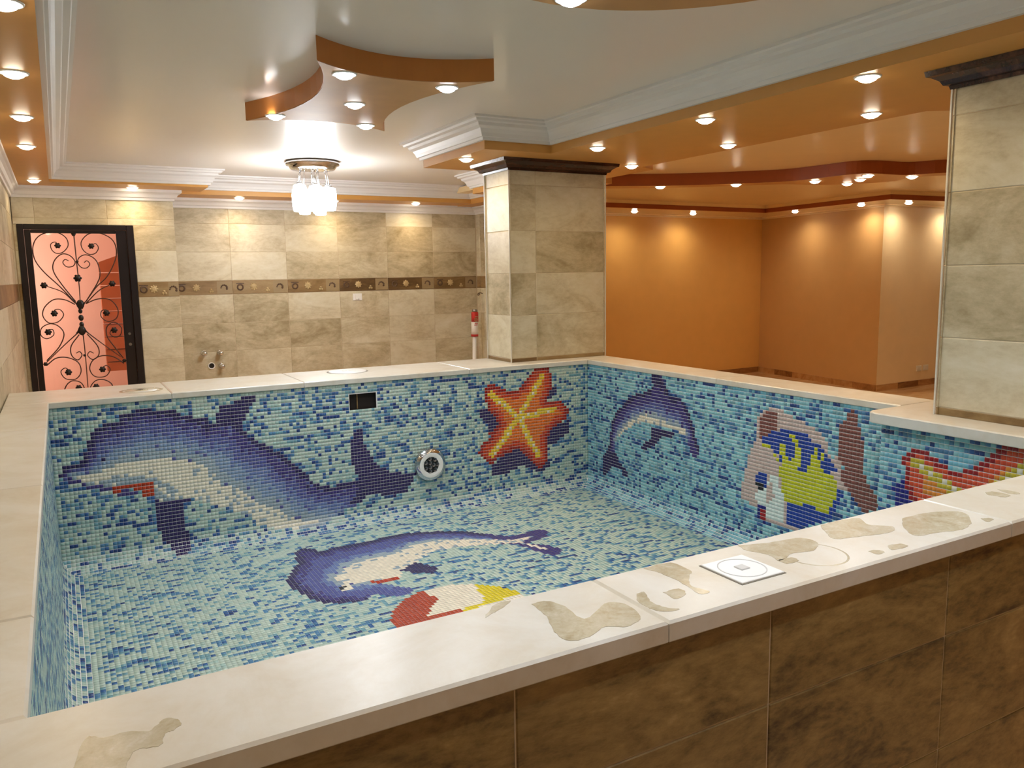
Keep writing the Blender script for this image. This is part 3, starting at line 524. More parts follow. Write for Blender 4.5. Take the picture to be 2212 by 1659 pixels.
# ------------------------------------------------------------------ setting: ceilings, soffits, cornices
ZC, ZCOR = 2.60, 2.465
struct(MB().box((XW-0.15, YFRONT-0.15, ZC), (XRET+0.15, YB2+0.15, ZC+0.06)), 'ceiling', M['ceiling'])
struct(MB().box((4.03, YFRONT-0.15, 2.52), (13.2, OB+0.15, 2.58)), 'ceiling_hall', M['tan'])
ztop = ZC+0.002
struct(MB().box((XW-0.01, YFRONT, 2.445), (0.01, YB1+0.009, ztop)), 'trim_1', M['soffit'])                 # soffit along the left wall
struct(MB().box((0.01, 7.98, 2.445), (1.29, YB1+0.009, ztop)), 'trim_2', M['soffit'])                        # soffit over the door
struct(MB().box((1.29, 8.42, 2.42), (4.23, YB2+0.009, ztop)), 'trim_3', M['soffit'])                    # soffit of the back recess
struct(MB().box((1.031, YB1+0.009, 2.43), (1.29, 8.425, ztop)).box((1.031, 8.425, 2.42), (1.29, YB2+0.009, ztop)), 'trim_4', M['soffit'])
beam = [(3.0, YFRONT), (4.03, YFRONT), (4.03, 0.9), (4.20, 1.0), (4.20, 2.60), (4.03, 2.70), (4.03, 5.05), (4.22, 5.15), (4.22, 6.0), (4.52, 6.1), (4.52, YB2), (4.23, YB2), (4.23, 7.38), (3.73, 7.38), (3.73, 5.74), (2.49, 5.74), (2.49, 4.74), (3.0, 4.74)]
struct(MB().prism(beam, 2.41, ztop), 'trim_5', M['soffit'])
white = [(0.01, YFRONT), (3.0, YFRONT), (3.0, 4.74), (2.49, 4.74), (2.49, 5.74), (3.73, 5.74), (3.73, 7.38), (4.23, 7.38), (4.23, 8.42), (1.29, 8.42), (1.29, 7.98), (0.01, 7.98)]
H = ZC - ZCOR
prof = [(-0.004, ZCOR), (0.022, ZCOR), (0.026, ZCOR+0.018), (0.038, ZCOR+0.020), (0.046, ZCOR+0.042), (0.060, ZCOR+0.066), (0.082, ZCOR+0.080), (0.088, ZCOR+0.098), (0.112, ZCOR+0.104), (0.118, ZCOR+0.118), (0.135, ZCOR+0.122), (0.137, ZC+0.004), (-0.004, ZC+0.004)]
struct(sweep(white, prof, True), 'trim_6', M['cornice'])
def wall_cornice(path, z0, z1, name, w=0.075):
    h = z1-z0
    pr = [(-0.004, z0), (0.012, z0), (0.016, z0+h*0.22), (0.030, z0+h*0.28), (0.042, z0+h*0.55), (0.060, z0+h*0.70), (w, z0+h*0.74), (w, z1+0.004), (-0.004, z1+0.004)]
    return struct(sweep(path, pr, False), name, M['cornice'])
# the wall is on the right of the path, so profile offsets go to the left (into the room)
wall_cornice([(XRET, 6.4), (XRET, YB2), (1.03, YB2)], 2.325, 2.42, 'trim_7')
wall_cornice([(1.03, YB2-0.08), (1.03, YB1), (XW, YB1), (XW, YFRONT)], 2.345, 2.445, 'trim_8')
# hall: perimeter soffit, its brown edge and a pale strip above
per = [(XRET+0.15, 8.33), (9.0, 8.45), (8.80, 6.30), (13.05, 6.05)]
pw = [(13.05, OY), (OC1[0], OY), OC0, (XRET+0.15, OB)]
struct(MB().prism(per + pw, 2.42, 2.53), 'trim_9', M['tanlow'])
struct(sweep([(12.9, OY), OC1, OC0, (XRET+0.16, OB)], [(-0.003, 2.385), (0.010, 2.385), (0.014, 2.394), (0.040, 2.404), (0.046, 2.421), (-0.003, 2.421)], False), 'trim_15', M['tanlow'])  # added moulding that catches the downlights, in place of the soffit's lit strip
struct(sweep(per, [(-0.002, 2.419), (-0.002, 2.478), (-0.010, 2.478), (-0.010, 2.419)], False), 'trim_10', M['brown'])
struct(sweep(per, [(-0.002, 2.479), (-0.002, 2.521), (-0.022, 2.521), (-0.012, 2.479)], False), 'trim_11', M['tan'])
# hanging wave band of the hall ceiling
near = [(3.9, 6.52), (4.586, 6.275), (5.255, 5.936), (5.653, 5.618), (5.93, 5.339), (6.02, 4.999), (6.051, 4.72), (6.22, 4.60), (6.597, 4.555), (6.758, 4.33), (7.3, 4.05), (8.0, 3.95)]
far_ = [(8.0, 4.15), (7.4, 4.22), (6.95, 4.45), (6.80, 4.68), (6.917, 4.927), (6.78, 5.197), (6.539, 5.403), (6.10, 5.52), (5.75, 5.78), (5.35, 6.10), (4.66, 6.46), (3.95, 6.70)]
ns = [(p.x, p.y) for p in spline([(x, y, 0) for x, y in near], 5)]; fs_ = [(p.x, p.y) for p in spline([(x, y, 0) for x, y in far_], 5)]
wv = struct(MB().prism(ns + fs_, 2.41, 2.53), 'trim_12', M['brown'])
# underside of the wave is painted like the soffits
und = MB().prism(inset(ns + fs_, 0.003), 2.408, 2.411)
und.build('underside', M['soffit'], wv)

# ceiling star with concave sides and a round panel nearer the camera
def concave(x0, x1, y0, y1, sag, seg=12):
    cs = [(x0, y0), (x1, y0), (x1, y1), (x0, y1)]; out = []
    mx, my = (x0+x1)/2, (y0+y1)/2
    for i in range(4):
        a, b = cs[i], cs[(i+1) % 4]
        for k in range(seg):
            t = k/seg; s = 4*t*(1-t)
            x = a[0]+(b[0]-a[0])*t; y = a[1]+(b[1]-a[1])*t
            if i % 2 == 0: y += (my-y)*sag[1]*s
            else: x += (mx-x)*sag[0]*s
            out.append((x, y))
    return out
def star_panel(poly, name, z0=2.50):
    o = struct(MB().prism(poly, z0, ZC+0.003), name, M['starside'])
    MB().prism(inset(poly, 0.003), z0-0.002, z0+0.001).build('underside', M['star'], o)
    return o
star_panel(concave(1.02, 1.86, 3.43, 4.88, (0.42, 0.22)), 'trim_13')
star_panel([(1.52+0.82*math.cos(a), 1.35+1.05*math.sin(a)) for a in [2*math.pi*k/56 for k in range(56)]], 'trim_14')

# ------------------------------------------------------------------ columns
def column(x0, x1, y0, y1, label, rows, xs, ys, group='tiled columns on the pool edge'):
    zc = COP
    t = 0.009
    r = empty('column', ((x0+x1)/2, (y0+y1)/2, zc), label, 'column', group)
    MB().box((x0+t, y0+t, zc), (x1-t, y1-t, 2.36)).build('core', M['grout'], r)
    for k in range(len(rows)-1):
        v0, v1 = rows[k], rows[k+1]
        nm, mt = ('base_tile', M['border']) if k == 0 else ('wall_tile', M['stone'])
        for c in range(len(xs)-1):
            place_tile(r, nm, mt, (0, y0+t, 0), (1, 0, 0), (0, 0, 1), xs[c], xs[c+1], v0, v1)
            place_tile(r, nm, mt, (0, y1-t, 0), (-1, 0, 0), (0, 0, 1), -xs[c+1], -xs[c], v0, v1)
        for c in range(len(ys)-1):
            place_tile(r, nm, mt, (x0+t, 0, 0), (0, -1, 0), (0, 0, 1), -ys[c+1], -ys[c], v0, v1)
            place_tile(r, nm, mt, (x1-t, 0, 0), (0, 1, 0), (0, 0, 1), ys[c], ys[c+1], v0, v1)
    # corner beads
    for (cx, cy) in ((x0, y0), (x1, y0), (x0, y1), (x1, y1)):
        s = 0.006
        MB().box((cx-s*0.6, cy-s*0.6, zc+0.001), (cx+s*0.6, cy+s*0.6, 2.335)).build('corner_bead', M['marble'], r)
    path = [(x0, y0), (x0, y1), (x1, y1), (x1, y0)]
    z = 2.332
    pr = [(-0.004, z), (0.006, z), (0.010, z+0.014), (0.026, z+0.018), (0.036, z+0.036), (0.060, z+0.052), (0.074, z+0.056), (0.078, 2.4095), (-0.004, 2.4095)]
    cp = sweep(path, pr, True).build('capital', M['capital'], r)
    cp['label'] = 'dark brown marble capital'
    return r

# ------------------------------------------------------------------ the pool
COP, ZT, PF = 0.96, 0.925, 0.0
XL, XR, YF, YN, XB, YS = -0.10, 3.415, 4.91, 1.315, 3.20, 2.28
P = 0.0213
CR = 0.0960                      # cove radius
pool = empty('swimming_pool', (1.7, 3.1, ZFL), 'raised indoor pool lined with blue glass mosaic of dolphins and starfish', 'pool')
ALB = 1.0

PAL = {k: lin(v) for k, v in dict(
    a0=(180, 200, 189), a1=(160, 189, 183), a2=(112, 158, 172), a3=(78, 126, 166), a4=(48, 92, 150), a5=(32, 62, 124), b0=(142, 196, 206), b1=(116, 178, 198),
    d0=(42, 32, 88), d1=(62, 54, 122), d2=(82, 88, 152), d3=(102, 121, 174), d4=(126, 150, 184), d5=(148, 166, 180),
    wh=(232, 224, 204), tg=(176, 52, 16), r0=(150, 22, 10), r1=(196, 58, 12), r2=(222, 108, 20), yl=(232, 196, 40),
    pk=(192, 172, 166), br=(122, 72, 66), fb=(18, 56, 152), fy=(186, 190, 24), fw=(212, 228, 226), bk=(16, 18, 28),
    m0=(150, 18, 26), m1=(208, 74, 40), m2=(212, 128, 40), m3=(190, 170, 44), ib=(20, 24, 120),
    bl=(172, 62, 30), by=(216, 198, 24)).items()}
KEYS = list(PAL); KI = {k: i for i, k in enumerate(KEYS)}
PALV = np.array([PAL[k] for k in KEYS])
rng = np.random.default_rng(11)

def inside(poly, X, Y):
    c = np.zeros(X.shape, bool); n = len(poly)
    for i in range(n):
        x0, y0 = poly[i-1]; x1, y1 = poly[i]
        if y0 == y1: continue
        m = ((y0 > Y) != (y1 > Y)) & (X < (x1-x0)*(Y-y0)/(y1-y0)+x0)
        c ^= m
    return c
def dist(poly, X, Y, closed=True):
    d = np.full(X.shape, 1e9); n = len(poly)
    for i in range(0 if closed else 1, n):
        a = np.array(poly[i-1]); b = np.array(poly[i]); ab = b-a; L = max(1e-9, ab@ab)
        t = np.clip(((X-a[0])*ab[0]+(Y-a[1])*ab[1])/L, 0, 1)
        d = np.minimum(d, np.hypot(X-a[0]-t*ab[0], Y-a[1]-t*ab[1]))
    return d

def background(nr, nc, probs, names=('a0', 'a1', 'a2', 'a3', 'a4', 'a5')):
    """pale water tiles with horizontal runs of darker blue"""
    g = np.zeros((nr, nc), int)
    cum = np.cumsum(probs)
    for r in range(nr):
        prev = 0
        u = rng.random(nc); w = rng.random(nc)
        for c in range(nc):
            if prev >= 2 and w[c] < 0.26: k = prev if w[c] < 0.17 else min(5, prev+1)
            elif prev < 2 and w[c] < 0.25: k = prev
            else: k = int(np.searchsorted(cum, u[c]*cum[-1]))
            g[r, c] = KI[names[k]]; prev = k
    return g

def paint(g, poly, key, X, Y, p=1.0):
    m = inside(poly, X, Y)
    if p < 1: m &= rng.random(X.shape) < p
    g[m] = KI[key]
    return m

def dolphin(g, X, Y, body, top, belly, levels=('d0', 'd1', 'd2', 'd3', 'd4', 'd5'), edge=1.2):
    m = inside(body, X, Y)
    dt = dist(top, X, Y, False); db = dist(belly, X, Y)
    t = np.where(dt < edge, 0, 0.16 + 0.84*(dt-edge)/np.maximum(1e-6, dt-edge+db))
    k = np.clip(np.floor(t*6 + (rng.random(X.shape)-0.5)*0.8), 0, 5).astype(int)
    k[(rng.random(X.shape) < 0.05)] = 2
    k[dt < edge] = 0
    lv = np.array([KI[a] for a in levels])
    g[m] = lv[k][m]
    return m

def starfish(g, X, Y, poly, ax, cols4, scale):
    m = inside(poly, X, Y)
    d = dist(poly, X, Y)
    a = np.full(X.shape, 1e9)
    for q in ax[1:]: a = np.minimum(a, dist([ax[0], q], X, Y, False))
    n = rng.random(X.shape)*0.5
    lev = np.where(d < 1.1, 0, np.where(d < 2.6*scale + n, 1, 2))
    lev = np.where((a < 1.0 + n*0.3), 3, lev)
    g[m] = np.array([KI[c] for c in cols4])[lev][m]
    for q in ax[1:]:
        L = math.hypot(q[0]-ax[0][0], q[1]-ax[0][1])
        for s in np.arange(1.5, L-1, 2.6):
            cx = ax[0][0]+(q[0]-ax[0][0])*s/L; cy = ax[0][1]+(q[1]-ax[0][1])*s/L
            r, c = int(cy), int(cx)
            if 0 <= r < g.shape[0] and 0 <= c < g.shape[1] and m[r, c] and rng.random() < 0.85: g[r, c] = KI['wh']

def grid(nr, nc):
    Y, X = np.mgrid[0:nr, 0:nc]
    return X+0.5, Y+0.5

GAPU, GAPV, TH = 0.0007, 0.0023, 0.0010
def tiles_mesh(C, U, V, idx, gu=None, gv=None):
    """C,U,V: (n,3) centres on the backing and unit axes; one frustum each"""
    n = len(C); N3 = np.cross(U, V)
    hu, hv = P/2 - (gu or GAPU)/2, P/2 - (gv or GAPV)/2; e = 0.0004
    sg = np.array([(-1, -1), (1, -1), (1, 1), (-1, 1)], float)
    vs = np.empty((n, 8, 3))
    jit = 1 + (rng.random((n, 1))-0.5)*0.25
    for k, (a, b) in enumerate(sg):
        vs[:, k] = C + U*a*hu + V*b*hv
        vs[:, 4+k] = C + U*a*(hu-e) + V*b*(hv-e) + N3*TH*jit
    F = np.array([[4, 5, 6, 7], [0, 1, 5, 4], [1, 2, 6, 5], [2, 3, 7, 6], [3, 0, 4, 7]])
    faces = (F[None] + (np.arange(n)*8)[:, None, None]).reshape(-1, 4)
    tint = np.ones((n, 8, 4)); tint[:, :, :3] = np.clip(PALV[idx]*ALB*(1+(rng.random((n, 1))-0.5)*0.14), 0, 1)[:, None, :]
    return vs.reshape(-1, 3), faces, tint.reshape(-1, 4)

def fast_mesh(name, v, f, tint, mat):
    me = bpy.data.meshes.new(name)
    me.vertices.add(len(v)); me.vertices.foreach_set('co', v.astype(np.float32).ravel())
    me.loops.add(f.size); me.loops.foreach_set('vertex_index', f.astype(np.int32).ravel())
    me.polygons.add(len(f)); me.polygons.foreach_set('loop_start', np.arange(0, f.size, 4, dtype=np.int32)); me.polygons.foreach_set('loop_total', np.full(len(f), 4, np.int32))
    at = me.attributes.new('tint', 'FLOAT_COLOR', 'POINT'); at.data.foreach_set('color', tint.astype(np.float32).ravel())
    me.materials.append(mat)
    me.update(); me.validate()
    return me

# path of a wall section: straight down, cove, then the floor; returns offset from wall d, height z, direction of V (up along the surface)
STRAIGHT = ZT - PF - CR
NROW = int(round((STRAIGHT + CR*math.pi/2)/P))
def along(s):
    if s <= STRAIGHT: return 0.0, ZT-s, 0.0
    a = (s-STRAIGHT)/CR
    a = min(a, math.pi/2)
    return CR*(1-math.cos(a)), PF+CR*(1-math.sin(a)), a

def wall_grid(nc, place, cull=None):
    """place(u, d, z) -> world; rows from the coping down"""
    C = []; UU = []; VV = []; RC = []
    for r in range(NROW):
        d, z, a = along((r+0.5)*P)
        for c in range(nc):
            u = (c+0.5)*P
            if cull and not cull(u, d, z, r, c): continue
            pos, U, inn = place(u, d, z)
            # V points up the wall: up*cos(a) - inward*sin(a)
            C.append(pos); UU.append(U); VV.append(np.array([0, 0, 1.0])*math.cos(a) - inn*math.sin(a)); RC.append((r, c))
    return np.array(C), np.array(UU), np.array(VV), RC

def backing(name, pts_u, place):
    """grout bed as a swept strip with thickness"""
    mb = MB(); path = [along(s) for s in [0, STRAIGHT]] + [along(STRAIGHT + CR*math.pi/2*k/8) for k in range(1, 9)]
    n = len(path)
    for i in range(len(pts_u)-1):
        vs = []
        for u in (pts_u[i], pts_u[i+1]):
            for d, z, a in path: vs.append(tuple(place(u, d, z)[0]))
            for d, z, a in path:
                p0, U, inn = place(u, d, z); vs.append(tuple(np.array(place(u, -0.02, min(z, ZT))[0]) - np.array([0, 0, 0.02 if z < ZT-0.01 else 0])))
        fs = []
        for k in range(n-1): fs.append([k, k+1, 2*n+k+1, 2*n+k])
        for k in range(n-1): fs.append([n+k, 2*n+n+k, 2*n+n+k+1, n+k+1])
        mb.add(vs, fs)
    return mb

WX = np.array([1.0, 0, 0]); WY = np.array([0, 1.0, 0])
pl_far = lambda u, d, z: (np.array([XL+u, YF-d, z]), WX, -WY)
pl_right = lambda u, d, z: (np.array([XR-d, YF-u, z]), -WY, -WX)
pl_bulge = lambda u, d, z: (np.array([XB-d, YS-u, z]), -WY, -WX)
pl_left = lambda u, d, z: (np.array([XL+d, YN+u, z]), WY, WX)
pl_near = lambda u, d, z: (np.array([XR-u, YN+d, z]), -WX, WY)
pl_step = lambda u, d, z: (np.array([XR-u, YS+d, z]), -WX, WY)
HOLE = (1.566, 1.745, 0.752, 0.856)
def mosaic_wall(name, length, place, art=None, cull=None, probs=(.40, .18, .12, .12, .11, .07), hole=None, singles=0, names=('a0', 'a1', 'a2', 'a3', 'a4', 'a5')):
    nc = int(round(length/P))
    if hole:
        mb = MB()
        x0, x1, z0, z1 = hole
        y = YF
        path = [along(s) for s in [0, ZT-z1, ZT-z0, STRAIGHT]] + [along(STRAIGHT + CR*math.pi/2*k/8) for k in range(1, 9)]
        us = [0, x0-XL, x1-XL, length]
        for i in range(3):
            for k in range(len(path)-1):
                if i == 1 and k == 1: continue
                q = [place(us[i], *path[k][:2])[0], place(us[i], *path[k+1][:2])[0], place(us[i+1], *path[k+1][:2])[0], place(us[i+1], *path[k][:2])[0]]
                mb.add([tuple(a) for a in q], [[0, 1, 2, 3]])
        w = mb.build(name, M['mgrout'], pool)
    else:
        w = backing(name, [0, length], place).build(name, M['mgrout'], pool)
    C, U, V, RC = wall_grid(nc, place, cull)
    g = background(NROW, nc, probs, names)
    if art is not None:
        X, Y = grid(NROW, nc)
        art(g, X, Y)
    idx = np.array([g[r, c] for r, c in RC])
    keep = np.ones(len(C), bool)
    if singles:
        # the tiles that show largest become objects of their own
        cam_p = np.array([0, 0, CAM_Z]); f = np.array(_f); 
        dep = (C-cam_p) @ f
        px = ((C-cam_p) @ np.array(_r))/dep*F_PX + 1106; py = 829.5 - ((C-cam_p) @ np.array(_u))/dep*F_PX
        t = (1.07)/C[:, 1]; zc = CAM_Z + (C[:, 2]-CAM_Z)*(1.325/C[:, 1])
        vis = (px > 0) & (px < 2205) & (zc > COP+0.004) & (C[:, 2] < 0.89)
        size = np.where(vis, 1/dep, 0)
        pick = np.argsort(-size)[:singles]
        keep[pick] = False
        cache = {}
        for i in pick:
            k = int(idx[i])
            if k not in cache:
                v, fc, tn = tiles_mesh(np.zeros((1, 3)), np.array([[1.0, 0, 0]]), np.array([[0, 1.0, 0]]), np.array([k]))
                cache[k] = fast_mesh('mosaic_tile', v, fc, tn, M['mosaic'])
            o = bpy.data.objects.new('mosaic_tile', cache[k]); col.objects.link(o); o.parent = w
            n3 = np.cross(U[i], V[i]); off = Vector(pool.location) + w.location
            o.matrix_local = Matrix([(U[i][j], V[i][j], n3[j], C[i][j]-off[j]) for j in range(3)] + [(0, 0, 0, 1)])
    v, fc, tn = tiles_mesh(C[keep], U[keep], V[keep], idx[keep])
    o = bpy.data.objects.new('mosaic', fast_mesh('mosaic', v, fc, tn, M['mosaic'])); col.objects.link(o)
    o.parent = w; o.location = -(Vector(pool.location) + w.location); o['kind'] = 'stuff'
    return w

def art_far(g, X, Y):
    A = ART
    for q in A['s1_sh']: paint(g, q, 'd0', X, Y)
    starfish(g, X, Y, A['s1'], A['s1_ax'], ('r0', 'r1', 'r2', 'yl'), 1.0)
    dolphin(g, X, Y, A['d1_body'], A['d1_top'], A['d1_belly'])
    paint(g, A['d1_tail'], 'd0', X, Y); paint(g, A['d1_fin'], 'd0', X, Y)
    paint(g, A['d1_belly'], 'wh', X, Y)
    m = inside(A['d1_belly'], X, Y) & (dist(A['d1_belly'], X, Y) < 3.0) & (rng.random(X.shape) < 0.16) & (Y > 19)
    g[m] = KI['d5']
    paint(g, A['d1_jaw'], 'd5', X, Y); paint(g, A['d1_jaw'], 'wh', X, Y, 0.22)
    paint(g, A['d1_chin'], 'd1', X, Y); paint(g, A['d1_red'], 'tg', X, Y); paint(g, A['d1_flip'], 'd0', X, Y); paint(g, A['d1_eye'], 'd0', X, Y)

def art_right(g, X, Y):
    A = ART
    dolphin(g, X, Y, A['d2_body'], A['d2_top'], A['d2_belly'], ('d0', 'd1', 'd1', 'd2', 'd3', 'd5'))
    paint(g, A['d2_tail'], 'd0', X, Y); paint(g, A['d2_belly'], 'wh', X, Y); paint(g, A['d2_belly'], 'd5', X, Y, 0.2); paint(g, A['d2_flip'], 'd0', X, Y)
    paint(g, A['f_pink'], 'pk', X, Y); paint(g, A['f_brown'], 'br', X, Y); paint(g, A['f_blue'], 'fb', X, Y)
    for q in A['f_yel']: paint(g, q, 'fy', X, Y)
    for q in A['f_white']: paint(g, q, 'fw', X, Y)
    paint(g, A['f_eye'], 'fb', X, Y); paint(g, A['f_pup'], 'bk', X, Y); paint(g, A['f_mouth'], 'ib', X, Y); paint(g, A['f_lip'], 'm0', X, Y)
    paint(g, A['f_low'], 'fb', X, Y); paint(g, A['f_tail'], 'br', X, Y)

OFFB = (YF-YS)/P
def art_bulge(g, X, Y):
    sh = lambda q: [(x-OFFB, y) for x, y in q]
    paint(g, sh(ART['s2_sh']), 'ib', X, Y)
    starfish(g, X, Y, sh(ART['s2']), sh(ART['s2_ax']), ('m0', 'm1', 'm2', 'm3'), 1.3)

def art_floor(g, X, Y):
    A = ART
    cx, cy, rr = 78.5, 75.5, 16.2
    D = np.hypot(X-cx, Y-cy); ang = np.degrees(np.arctan2(Y-cy, X-cx)) % 360
    m = D < rr
    g[m] = KI['wh']
    for a0, a1, k in ((180, 258, 'bl'), (300, 352, 'by'), (60, 120, 'fb')):
        g[m & (ang > a0) & (ang < a1)] = KI[k]
    m = inside(A['ball_w'], X, Y); g[m] = KI['wh']
    dolphin(g, X, Y, A['fd_body'], A['fd_top'], A['fd_belly'], ('d0', 'd1', 'd2', 'd2', 'd3', 'd5'), 1.6)
    paint(g, A['fd_belly'], 'wh', X, Y)
    m = inside(A['fd_belly'], X, Y) & (dist(A['fd_belly'], X, Y) < 3.2) & (rng.random(X.shape) < 0.22) & (Y < 44); g[m] = KI['d5']
    tail = inside(A['fd_body'], X, Y) & ~inside(A['fd_belly'], X, Y) & (X > 108); g[tail] = KI['d1']
    paint(g, A['fd_red'], 'tg', X, Y); paint(g, A['fd_eye'], 'wh', X, Y); paint(g, A['fd_pup'], 'bk', X, Y); paint(g, A['fd_flip'], 'd0', X, Y)

def cull_far(u, d, z, r, c):
    x = XL+u
    if d > min(u, XR-XL-u): return False
    return not (HOLE[0]-0.008 < x < HOLE[1]+0.008 and HOLE[2]-0.008 < z < HOLE[3]+0.008)
WR = (.34, .24, .13, .13, .10, .06)
BN = ('b0', 'b1', 'a2', 'a3', 'a4', 'a5')
mosaic_wall('mosaic_wall', XR-XL, pl_far, art_far, cull_far, hole=HOLE)
mosaic_wall('mosaic_wall', YF-YS, pl_right, art_right, lambda u, d, z, r, c: d <= u and d <= YF-YS-u+CR, probs=WR, names=BN)
mosaic_wall('mosaic_wall', YS-YN, pl_bulge, art_bulge, lambda u, d, z, r, c: d <= YS-YN-u, probs=WR, names=BN, singles=300)
mosaic_wall('mosaic_wall', YF-YN, pl_left, None, lambda u, d, z, r, c: d <= u and d <= YF-YN-u)
mosaic_wall('mosaic_wall', XR-XL, pl_near, None, lambda u, d, z, r, c: d <= XR-XL-u and u > XR-XB)
mosaic_wall('mosaic_wall', XR-XB, pl_step, None, None)
# floor
fl = MB().box((XL, YN, PF-0.018), (XR, YF, PF)).build('mosaic_floor', M['fgrout'], pool)
nx, ny = int(round((XR-XL-2*CR)/P)), int((YF-YN-2*CR)/P)
gx, gy = grid(ny, nx)
gx = gx + CR/P; gy = gy + CR/P
gf = background(ny, nx, (.53, .17, .13, .11, .05, .01)); art_floor(gf, gx, gy)
xx = XL+gx*P; yy = YF-gy*P
okm = ~((xx > XB-CR+0.004) & (yy < YS+CR-0.004))
C = np.stack([xx[okm], yy[okm], np.full(okm.sum(), PF)], 1)
v, fc, tn = tiles_mesh(C, np.tile(WX, (len(C), 1)), np.tile(WY, (len(C), 1)), gf[okm], 0.0010, 0.0010)
fo = bpy.data.objects.new('mosaic', fast_mesh('mosaic', v, fc, tn, M['mosaic'])); col.objects.link(fo)
fo.parent = fl; fo.location = -(Vector(pool.location)+fl.location); fo['kind'] = 'stuff'

# masonry shell
sh = MB()
ZS = ZT-0.001
sh.box((XL, YF+0.03, ZFL), (XR+0.03, 5.42, ZS))
sh.box((XR+0.03, YS-0.03, ZFL), (3.65, 5.42, ZS)).box((XB+0.03, YN, ZFL), (3.65, YS-0.03, ZS)).box((XW, YN, ZFL), (XL-0.03, 5.42, ZS))
sh.box((XW, 1.112, ZFL), (3.65, YN-0.03, ZS))
sh.build('masonry_shell', M['grout'], pool)
sk = MB()
x0, x1, z0, z1 = HOLE
d = 0.028
sk.add([(x0, YF, z0), (x1, YF, z0), (x1, YF, z1), (x0, YF, z1), (x0, YF+d, z0), (x1, YF+d, z0), (x1, YF+d, z1), (x0, YF+d, z1)], [[0, 1, 5, 4], [1, 2, 6, 5], [2, 3, 7, 6], [3, 0, 4, 7], [4, 5, 6, 7]])
so = sk.build('skimmer_opening', M['hole'], pool)
so['label'] = 'dark rectangular skimmer opening'
MB().box((x0+0.055, YF+0.020, z0+0.004), (x0+0.062, YF+0.027, z1-0.004)).build('rib', M['border'], so)

# coping slabs
def slab(poly, name='coping_slab', t0=ZT):
    return MB().prism(poly, t0, COP, top_in=0.005, bot_in=0.003).build(name, M['marble'], pool)
g_ = 0.0012
def rect(x0, x1, y0, y1): return [(x0+g_, y0+g_), (x1-g_, y0+g_), (x1-g_, y1-g_), (x0+g_, y1-g_)]
near_cut = [XW, 0.932, 2.05, 3.135, 3.68]
slabs_near = [slab(rect(near_cut[k], near_cut[k+1], 1.08, 1.328), t0=0.918) for k in range(4)]
for a, b in zip([1.328, 1.745, 2.9, 4.05], [1.745, 2.9, 4.05, 4.898]): slab(rect(XW, -0.09, a, b))
far_cut = [XW, 0.52, 1.28, 2.42, 3.405, 3.68]
slabs_far = [slab(rect(far_cut[k], far_cut[k+1], 4.898, 5.46)) for k in range(5)]
slab(rect(3.405, 3.68, 3.55, 4.898)); slab(rect(3.405, 3.68, 2.33, 3.55))
bp = [(3.135, 1.330), (3.679, 1.330), (3.679, 2.328), (3.404, 2.328), (3.135, 2.328)]
bp = rounded(bp, 4, 0.075)
slab(bp, t0=0.912)

# wet patches left on the marble
def patch(parent, pts):
    """irregular film of water with a rounded outline, pts ccw-ish in xy"""
    P3 = spline([(x, y, 0) for x, y in pts + [pts[0]]], 5)[:-1]
    q = [(p.x+random.uniform(-1, 1)*0.0016, p.y+random.uniform(-1, 1)*0.0016) for p in P3]
    area = sum(q[i-1][0]*q[i][1]-q[i][0]*q[i-1][1] for i in range(len(q)))
    if area < 0: q = q[::-1]
    o = MB().prism(q, COP-0.0003, COP+0.0007).build('wet_patch', M['wet'], parent)
    o['label'] = 'wet patch on the marble'
for k, pts in WETS: patch(slabs_near[k], pts)
ring = MB().lathe([(0.070, 0), (0.0725, 0.0006), (0.075, 0)], 40, (1.445, 1.185, COP), cap=False).build('ring_mark', M['wet'], slabs_near[1])

# outer stone cladding
cl = MB().box((XW, 1.104, ZFL), (3.65, 1.112, 0.917)).build('cladding', M['grout'], pool)
cxs = [XW, 0.012, 0.616, 1.222, 1.828, 2.43, 3.03, 3.65]
for v0, v1 in ((0.702, 0.917), (0.402, 0.702), (0.102, 0.402), (ZFL, 0.102)):
    for c in range(len(cxs)-1): place_tile(cl, 'cladding_tile', M['clad'], (0, 1.104, 0), (1, 0, 0), (0, 0, 1), cxs[c], cxs[c+1], v0, v1)

# columns
column(2.838, 3.68, 5.05, 5.42, 'broad beige tiled column on the far corner of the pool edge', [COP, 0.988, 1.302, 1.606, 1.910, 2.234, 2.345], [2.838, 3.062, 3.68], [5.05, 5.42])
column(3.31, 3.69, 1.25, 2.105, 'grey-green tiled column at the right edge of the photo, standing on the wide bulge of the coping', [COP, 0.994, 1.300, 1.607, 1.912, 2.226, 2.345], [3.31, 3.69], [1.25, 1.55, 2.105])

